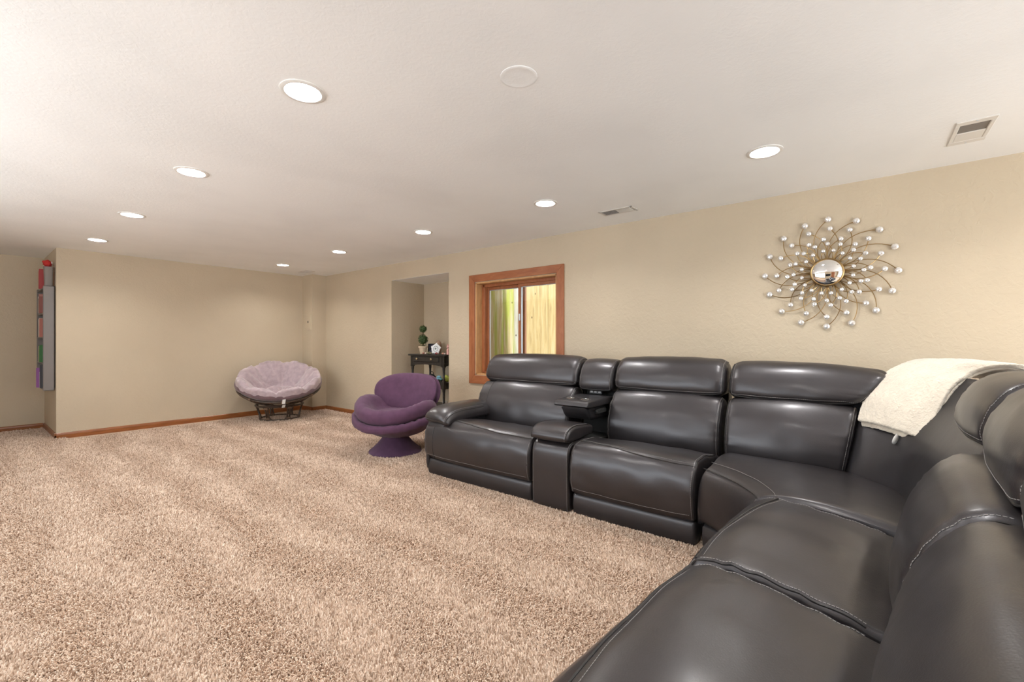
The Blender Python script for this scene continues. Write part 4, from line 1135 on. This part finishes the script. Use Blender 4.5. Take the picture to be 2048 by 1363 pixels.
def trinkets():
    rng=random.Random(11)
    specs=[((4.07,4.80),.017,(.34,.13,.09),'reddish brown pebble in front of the topiary pot'),
           ((4.07,4.755),.016,(.66,.50,.40),'pale pink pebble between the topiary pot and the star'),
           ((4.08,4.70),.022,(.13,.13,.06),'dark olive trinket beside the photo frame'),
           ((4.075,4.655),.020,(.24,.20,.12),'brown green trinket left of the star dish'),
           ((4.065,4.53),.019,(.30,.07,.07),'dark red trinket at the foot of the star dish'),
           ((4.06,4.49),.014,(.22,.12,.09),'tiny brown pebble right of the star dish'),
           ((4.07,4.40),.020,(.48,.24,.17),'rust coloured pebble near the right table edge'),
           ((4.07,4.365),.015,(.62,.46,.40),'smallest pale pebble at the right table corner')]
    for k,((x,y),R,c,l) in enumerate(specs):
        o=MB().ball((x,y,ZT+R*.72),R,12,8,(1,1.15,.75),.35,k).build('trinket',plain('trinket_'+'abcdefgh'[k],c,.5,0,0,1,.2,60),None,True,80,(x,y,ZT))
        meta(o,l,'trinket','little trinkets along the table front')
    c=Vector((4.12,4.355,ZT)); pk=plain('pink_ceramic',(.66,.34,.30),.45,0,0,1,.15,60)
    t=empty('figurine',c,'small pink figurine at the right end of the console table','figurine')
    MB().lathe([(.026,0),(.028,.008),(.020,.03),(.024,.055),(.012,.078),(.010,.085)],16,Matrix.Translation(c)).build('body',pk,t)
    MB().ball(c+Vector((0,0,.103)),.021,14,10,(1,1,1.05)).build('head',pk,t)
    for s in (-1,1): MB().ball(c+Vector((0,s*.014,.128)),.010,8,6,(.6,1,1.6)).build('ear',pk,t)
    # shelf toys
    z=.5932
    t=empty('toy_car',(4.10,4.52,z),'light blue toy on the middle shelf of the console table','toy'); bl=plain('toy_blue',(.20,.42,.52),.35)
    m=MB(); m.bbox((4.07,4.46,z+.02),(4.13,4.58,z+.055),.014); m.bbox((4.075,4.485,z+.05),(4.125,4.55,z+.085),.014); m.build('body',bl,t)
    for x in (4.072,4.128):
        for y in (4.485,4.555): MB().lathe([(.019,-.008),(.021,-.004),(.021,.004),(.019,.008)],14,Matrix.Translation((x,y,z+.0205))@Matrix.Rotation(pi/2,4,'Y')).build('wheel',M_BPL,t)
    o=MB().ball((4.13,4.405,z+.048),.05,18,12,(1,1,.96),.22,3).build('toy_ball',plain('lime_toy',(.45,.52,.10),.4,0,0,1,.3,30),None,True,80,(4.13,4.405,z)); meta(o,'yellow green bumpy ball on the middle shelf at right','toy')
    t=empty('toy_bag',(4.12,4.69,z),'dark rounded bag on the middle shelf behind the purple chair','bag')
    MB().ball((4.12,4.69,z+.05),.062,16,10,(.8,1.1,.82),.15,8).build('bag_body',M_BLK,t)
    MB().tube(catmull([(4.12,4.65,z+.09),(4.12,4.66,z+.125),(4.12,4.70,z+.13),(4.12,4.73,z+.09)],12,False),.005,6).build('handle',M_BLK,t)
    z=.2632
    o=MB().lathe([(.028,0),(.034,.01),(.036,.06),(.030,.072),(.030,.064),(.003,.06)],18,Matrix.Translation((4.12,4.42,z))).build('cup',plain('grey_cup',(.55,.54,.52),.4),None,True,60,(4.12,4.42,z)); meta(o,'small grey cup on the bottom shelf of the console table','cup')
trinkets()

# ------------------------------------------------------------------ wall rack of books in the recess
def rack():
    g=plain('grey_laminate',(.185,.165,.155),.45,0,0,1,.05,5); gd=plain('dark_laminate',(.05,.042,.038),.5)
    x0,x1,y0,y1=.632,.733,7.46,8.10
    t=empty('wall_book_rack',(.70,7.8,.57),'tall grey book rack hung on the side wall of the recess','book rack')
    m=MB(); m.bbox((x0,y0,.57),(x1-.006,y0+.018,1.80),.007); m.build('side_panel',g,t,False)
    m=MB(); m.bbox((x0,y1-.018,.57),(x1-.006,y1,1.80),.007); m.build('side_panel',g,t,False)
    m=MB(); m.bbox((x1-.012,y0+.018,.60),(x1-.001,y1-.018,1.80),.002); m.build('back_panel',gd,t,False)
    lev=[.580,.885,1.185,1.470,1.765]
    for z in lev:
        m=MB(); m.bbox((x0+.004,y0+.018,z),(x1-.012,y1-.018,z+.016),.003); m.build('shelf',g,t,False)
    return lev,x0,x1,y0,y1
LEV,RX0,RX1,RY0,RY1=rack()
def book(x,y,z,w,h,d,c,label,lean=0,cat='book',grp=None,name='book'):
    t=empty(name,(x,y,z),label,cat,grp)
    M=Matrix.Translation((x,y,z))@Matrix.Rotation(lean,4,'X')
    cm=plain('cover_'+name,c,.45); pm=M_PAGES
    m=MB(); m.bbox((0,0,0),(d,.003,h),.0008,M); m.bbox((0,w-.003,0),(d,w,h),.0008,M); m.bbox((-.002,0,0),(.003,w,h),.0015,M); m.build('cover',cm,t,False)
    p=MB(); p.box((.003,.003,.003),(d-.004,w-.003,h-.003),M); p.build('pages',pm,t,False)
M_PAGES=plain('paper_pages',(.70,.64,.54),.85)
def books():
    rng=random.Random(3); G='books in the wall rack'
    rows=[(LEV[4]+.0165,[(.030,.235,(.42,.05,.05),'bright red book on the top shelf of the wall rack, farther one'),(.026,.215,(.50,.14,.11),'orange red book on the top shelf of the wall rack, nearer one')],7.70),
          (LEV[3]+.0165,[(.030,.20,(.30,.10,.08),'brick red book on the second shelf of the rack'),(.024,.23,(.50,.22,.18),'salmon book on the second shelf of the rack'),(.022,.18,(.03,.03,.03),'black book on the second shelf of the rack'),(.020,.205,(.55,.52,.46),'cream book on the second shelf of the rack')],7.66),
          (LEV[2]+.0165,[(.024,.22,(.46,.16,.12),'terracotta book on the third shelf of the rack'),(.024,.225,(.62,.50,.42),'pale peach book on the third shelf of the rack'),(.020,.215,(.64,.58,.50),'off white book on the third shelf of the rack')],7.66),
          (LEV[1]+.0165,[(.030,.205,(.05,.18,.05),'dark green book on the fourth shelf of the rack'),(.022,.185,(.20,.36,.14),'light green book on the fourth shelf of the rack'),(.022,.19,(.34,.27,.20),'tan book on the fourth shelf of the rack')],7.66),
          (LEV[0]+.0165,[(.016,.27,(.06,.06,.07),'black thin book on the bottom shelf of the rack'),(.014,.19,(.58,.52,.56),'pale lilac thin book on the bottom shelf of the rack')],7.62)]
    for z,bs,y in rows:
        for w,h,c,l in bs:
            book(RX0-.010,y,z,w,h,.085,c,l,0,'book',G); y+=w+.022
    for k,(y,c,l) in enumerate(((7.72,(.30,.10,.34),'violet folder jutting out at the bottom of the wall rack'),(7.765,(.42,.16,.40),'magenta folder jutting out at the bottom of the wall rack'))):
        book(RX0-.028,y,LEV[0]+.0165,.034,.235,.115,c,l,0,'folder','folders at the bottom of the rack','folder')
    # translucent bin on the top with a red toy peeking out
    c=Vector((.682,7.545,LEV[4]+.0165)); gm=plain('smoky_plastic',(.30,.27,.25),.15); gm.node_tree.nodes['Principled BSDF'].inputs['Alpha'].default_value=.72
    t=empty('storage_bin',c,'smoky translucent bin on top of the wall rack','storage bin')
    hx,hy=.040,.055; V=[];F=[]
    prof=[(.80,0),(.82,.004),(1.0,.235),(1.06,.24),(1.06,.246),(.98,.246),(.80,.01)]
    sq=[(cos(a)*abs(cos(a))**-.6 if abs(cos(a))>1e-6 else 0, sin(a)*abs(sin(a))**-.6 if abs(sin(a))>1e-6 else 0) for a in [2*pi*(i+.5)/28 for i in range(28)]]
    n=28
    for q,z in prof:
        for a,b in sq: V.append(c+Vector((a*hx*q,b*hy*q,z)))
    for j in range(len(prof)-1):
        for i in range(n): l=(i+1)%n; F.append((j*n+i,j*n+l,(j+1)*n+l,(j+1)*n+i))
    F.append(tuple(range(n))); F.append(tuple((len(prof)-1)*n+i for i in range(n)))
    fixn(mobj('bin_body',V,F,gm,t,True,50))
    b=MB(); b.lathe([(1,.0),(1.02,.002),(1.02,.006),(1,.008)],28,Matrix.Translation(c+Vector((0,0,.242)))@Matrix.Diagonal((hx*1.05,hy*1.05,1,1)),False); b.build('rim',plain('maroon_rim',(.16,.02,.05),.4),t)
    d=c+Vector((0,.02,.247)); rd=plain('red_plush',(.50,.025,.02),.8,0,.4,120)
    t=empty('red_toy',d,'bright red stuffed toy lying on top of the translucent bin','toy')
    MB().ball(d+Vector((-.004,0,.042)),.042,16,12,(.85,1,1),.25,2).build('head',rd,t)
    MB().ball(d+Vector((-.034,-.01,.06)),.017,10,8,(1,1,1)).build('ear',rd,t)
    MB().ball(d+Vector((.026,-.005,.055)),.016,10,8,(1,1,1)).build('ear',plain('white_plush',(.7,.62,.6),.8),t)
books()
# electrical access door on the corner column
def access_door():
    t=empty('access_door',(XC,7.225,1.46),'small beige painted access door with a black latch on the corner column','access panel')
    m=MB(); m.bbox((XC-.008,7.10,1.335),(XC+.001,7.35,1.60),.002); m.build('flange',M_WALL,t,False)
    m=MB(); m.bbox((XC-.013,7.115,1.352),(XC-.007,7.335,1.585),.002); m.build('door_leaf',M_WALL,t,False)
    m=MB(); m.bbox((XC-.020,7.17,1.452),(XC-.012,7.188,1.488),.003); m.build('latch',M_BPL,t,False)
access_door()
def outlet():
    t=empty('wall_outlet',(2.86,YF,.34),'beige electrical outlet on the far wall behind the papasan chair','outlet')
    m=MB(); m.bbox((2.825,YF-.006,.285),(2.895,YF+.001,.40),.003); m.build('cover_plate',plain('beige_plate',(.55,.45,.32),.4),t,False)
    for z in (.318,.366):
        m=MB(); m.bbox((2.845,YF-.009,z-.014),(2.875,YF-.005,z+.014),.003); m.build('socket',plain('brown_socket',(.10,.07,.05),.4),t,False)
outlet()

# ------------------------------------------------------------------ sunburst mirror
def sunburst():
    c=Vector((XW,.184,1.632)); 
    t=empty('sunburst_mirror',c,'round convex mirror in a gold wire sunburst tipped with crystal beads','wall mirror')
    gold=plain('champagne_gold',(.36,.24,.11),.38,1); mir=plain('mirror_glass',(.92,.92,.92),.02,1)
    cry,N,L,B=new_mat('crystal'); B.inputs['Base Color'].default_value=(.86,.85,.84,1); B.inputs['Roughness'].default_value=.06; B.inputs['Metallic'].default_value=.55; B.inputs['Coat Weight'].default_value=1; B.inputs['Coat Roughness'].default_value=.03
    # wall plane: u to the right (towards -Y), v up, w off the wall (-X)
    P=lambda u,v,w: Vector((XW-w,c.y-u,c.z+v))
    lift=.050
    M=Matrix.Translation(P(0,0,lift))@Matrix.Rotation(-pi/2,4,'Y')
    MB().lathe([(.086,.004),(.088,.012),(.094,.016),(.100,.012),(.101,.002),(.096,-.006),(.05,-.010),(.002,-.010)],48,M,False).build('frame',gold,t)
    a=[(.090*sin(x*.12)/sin(.12*10), .012+.022*(1-(x/10)**2)) for x in range(10,0,-1)]+[(.0015,.034)]
    MB().lathe(a,48,M).build('mirror_disc',mir,t,True,80)
    MB().lathe([(.05,.0),(.05,lift)],20,Matrix.Translation(P(0,0,0))@Matrix.Rotation(-pi/2,4,'Y')).build('wall_mount',gold,t)
    # one crystal bead: faceted dome in a metal cup, copied for every ray
    def bead_mesh():
        m=MB(); 
        m.lathe([(.30,-.25),(.95,-.05),(1.0,.10)],10,Matrix.Rotation(-pi/2,4,'Y'))
        o=m.build('bead_cup',gold,t,False)
        q=MB(); q.lathe([(1.0,.10),(.98,.30),(.80,.58),(.48,.74),(.02,.80)],10,Matrix.Rotation(-pi/2,4,'Y'))
        p=q.build('bead',cry,t,False)
        return p,o
    src,cup=bead_mesh()
    for o in (src,cup):
        for v in o.data.vertices: v.co+=c
    first=True
    rings=[(.386,2.0,-27,.0215,.012,1.0),(.312,2.0,22,.0185,.022,1.0),(.237,-3.5,-20,.0165,.046,1.0),(.202,1.0,17,.0150,.058,1.0),(.152,13.0,-9,.0135,.064,1.0)]
    for R,a0,curl,br,wl_,k in rings:
        for i in range(16):
            jit=random.uniform(-1.5,1.5)
            th=radians(a0+22.5*i+jit); RR=R*random.uniform(.985,1.015)
            th0=th+radians(curl)
            pts=[]
            for j in range(13):
                x=j/12; rad=.085+(RR-.085)*x
                # leaves the frame radially and bends over towards the tip
                an=th0+(th-th0)*x**2.0
                w=lift-.012+(wl_-lift+.012)*x+.012*sin(pi*x)*(1 if wl_<.03 else .6)
                pts.append(P(rad*sin(an),rad*cos(an),w))
            MB().tube(pts,.0029,5).build('wire',gold,t)
            tip=pts[-1]-c
            if first: b,q=src,cup; first=False
            else:
                b=src.copy(); COL.objects.link(b); b.parent=t
                q=cup.copy(); COL.objects.link(q); q.parent=b
            b.location=tip; b.scale=(br,br,br)
            b.rotation_euler=(random.uniform(0,6),0,0)
            if q is cup: q.parent=b
            q.location=(0,0,0)
sunburst()

# ------------------------------------------------------------------ unseen end of the room, as the convex mirror shows it
def unseen():
    t=empty('television',(XL+.03,.1,1.35),'black wall television on the opposite wall, seen only in the mirror','television')
    m=MB(); m.bbox((XL+.003,-.45,1.05),(XL+.05,.65,1.66),.006); m.build('cabinet',M_BPL,t,False)
    m=MB(); m.bbox((XL+.049,-.435,1.07),(XL+.053,.635,1.645),.001); m.build('screen',plain('screen_glass',(.008,.008,.01),.08),t,False)
    d=empty('door_1',(XL,-1.2,0),kind='structure')
    m=MB(); m.bbox((XL,-1.62,0),(XL+.04,-.78,2.03),.004); m.build('door_leaf',M_TRIM,d,False)
    m=MB()
    for a,b in (((XL,-1.71,0),(XL+.05,-1.62,2.12)),((XL,-.78,0),(XL+.05,-.69,2.12)),((XL,-1.62,2.03),(XL+.05,-.78,2.12))): m.bbox(a,b,.004)
    m.build('door_casing',M_CASE,d,False)
unseen()
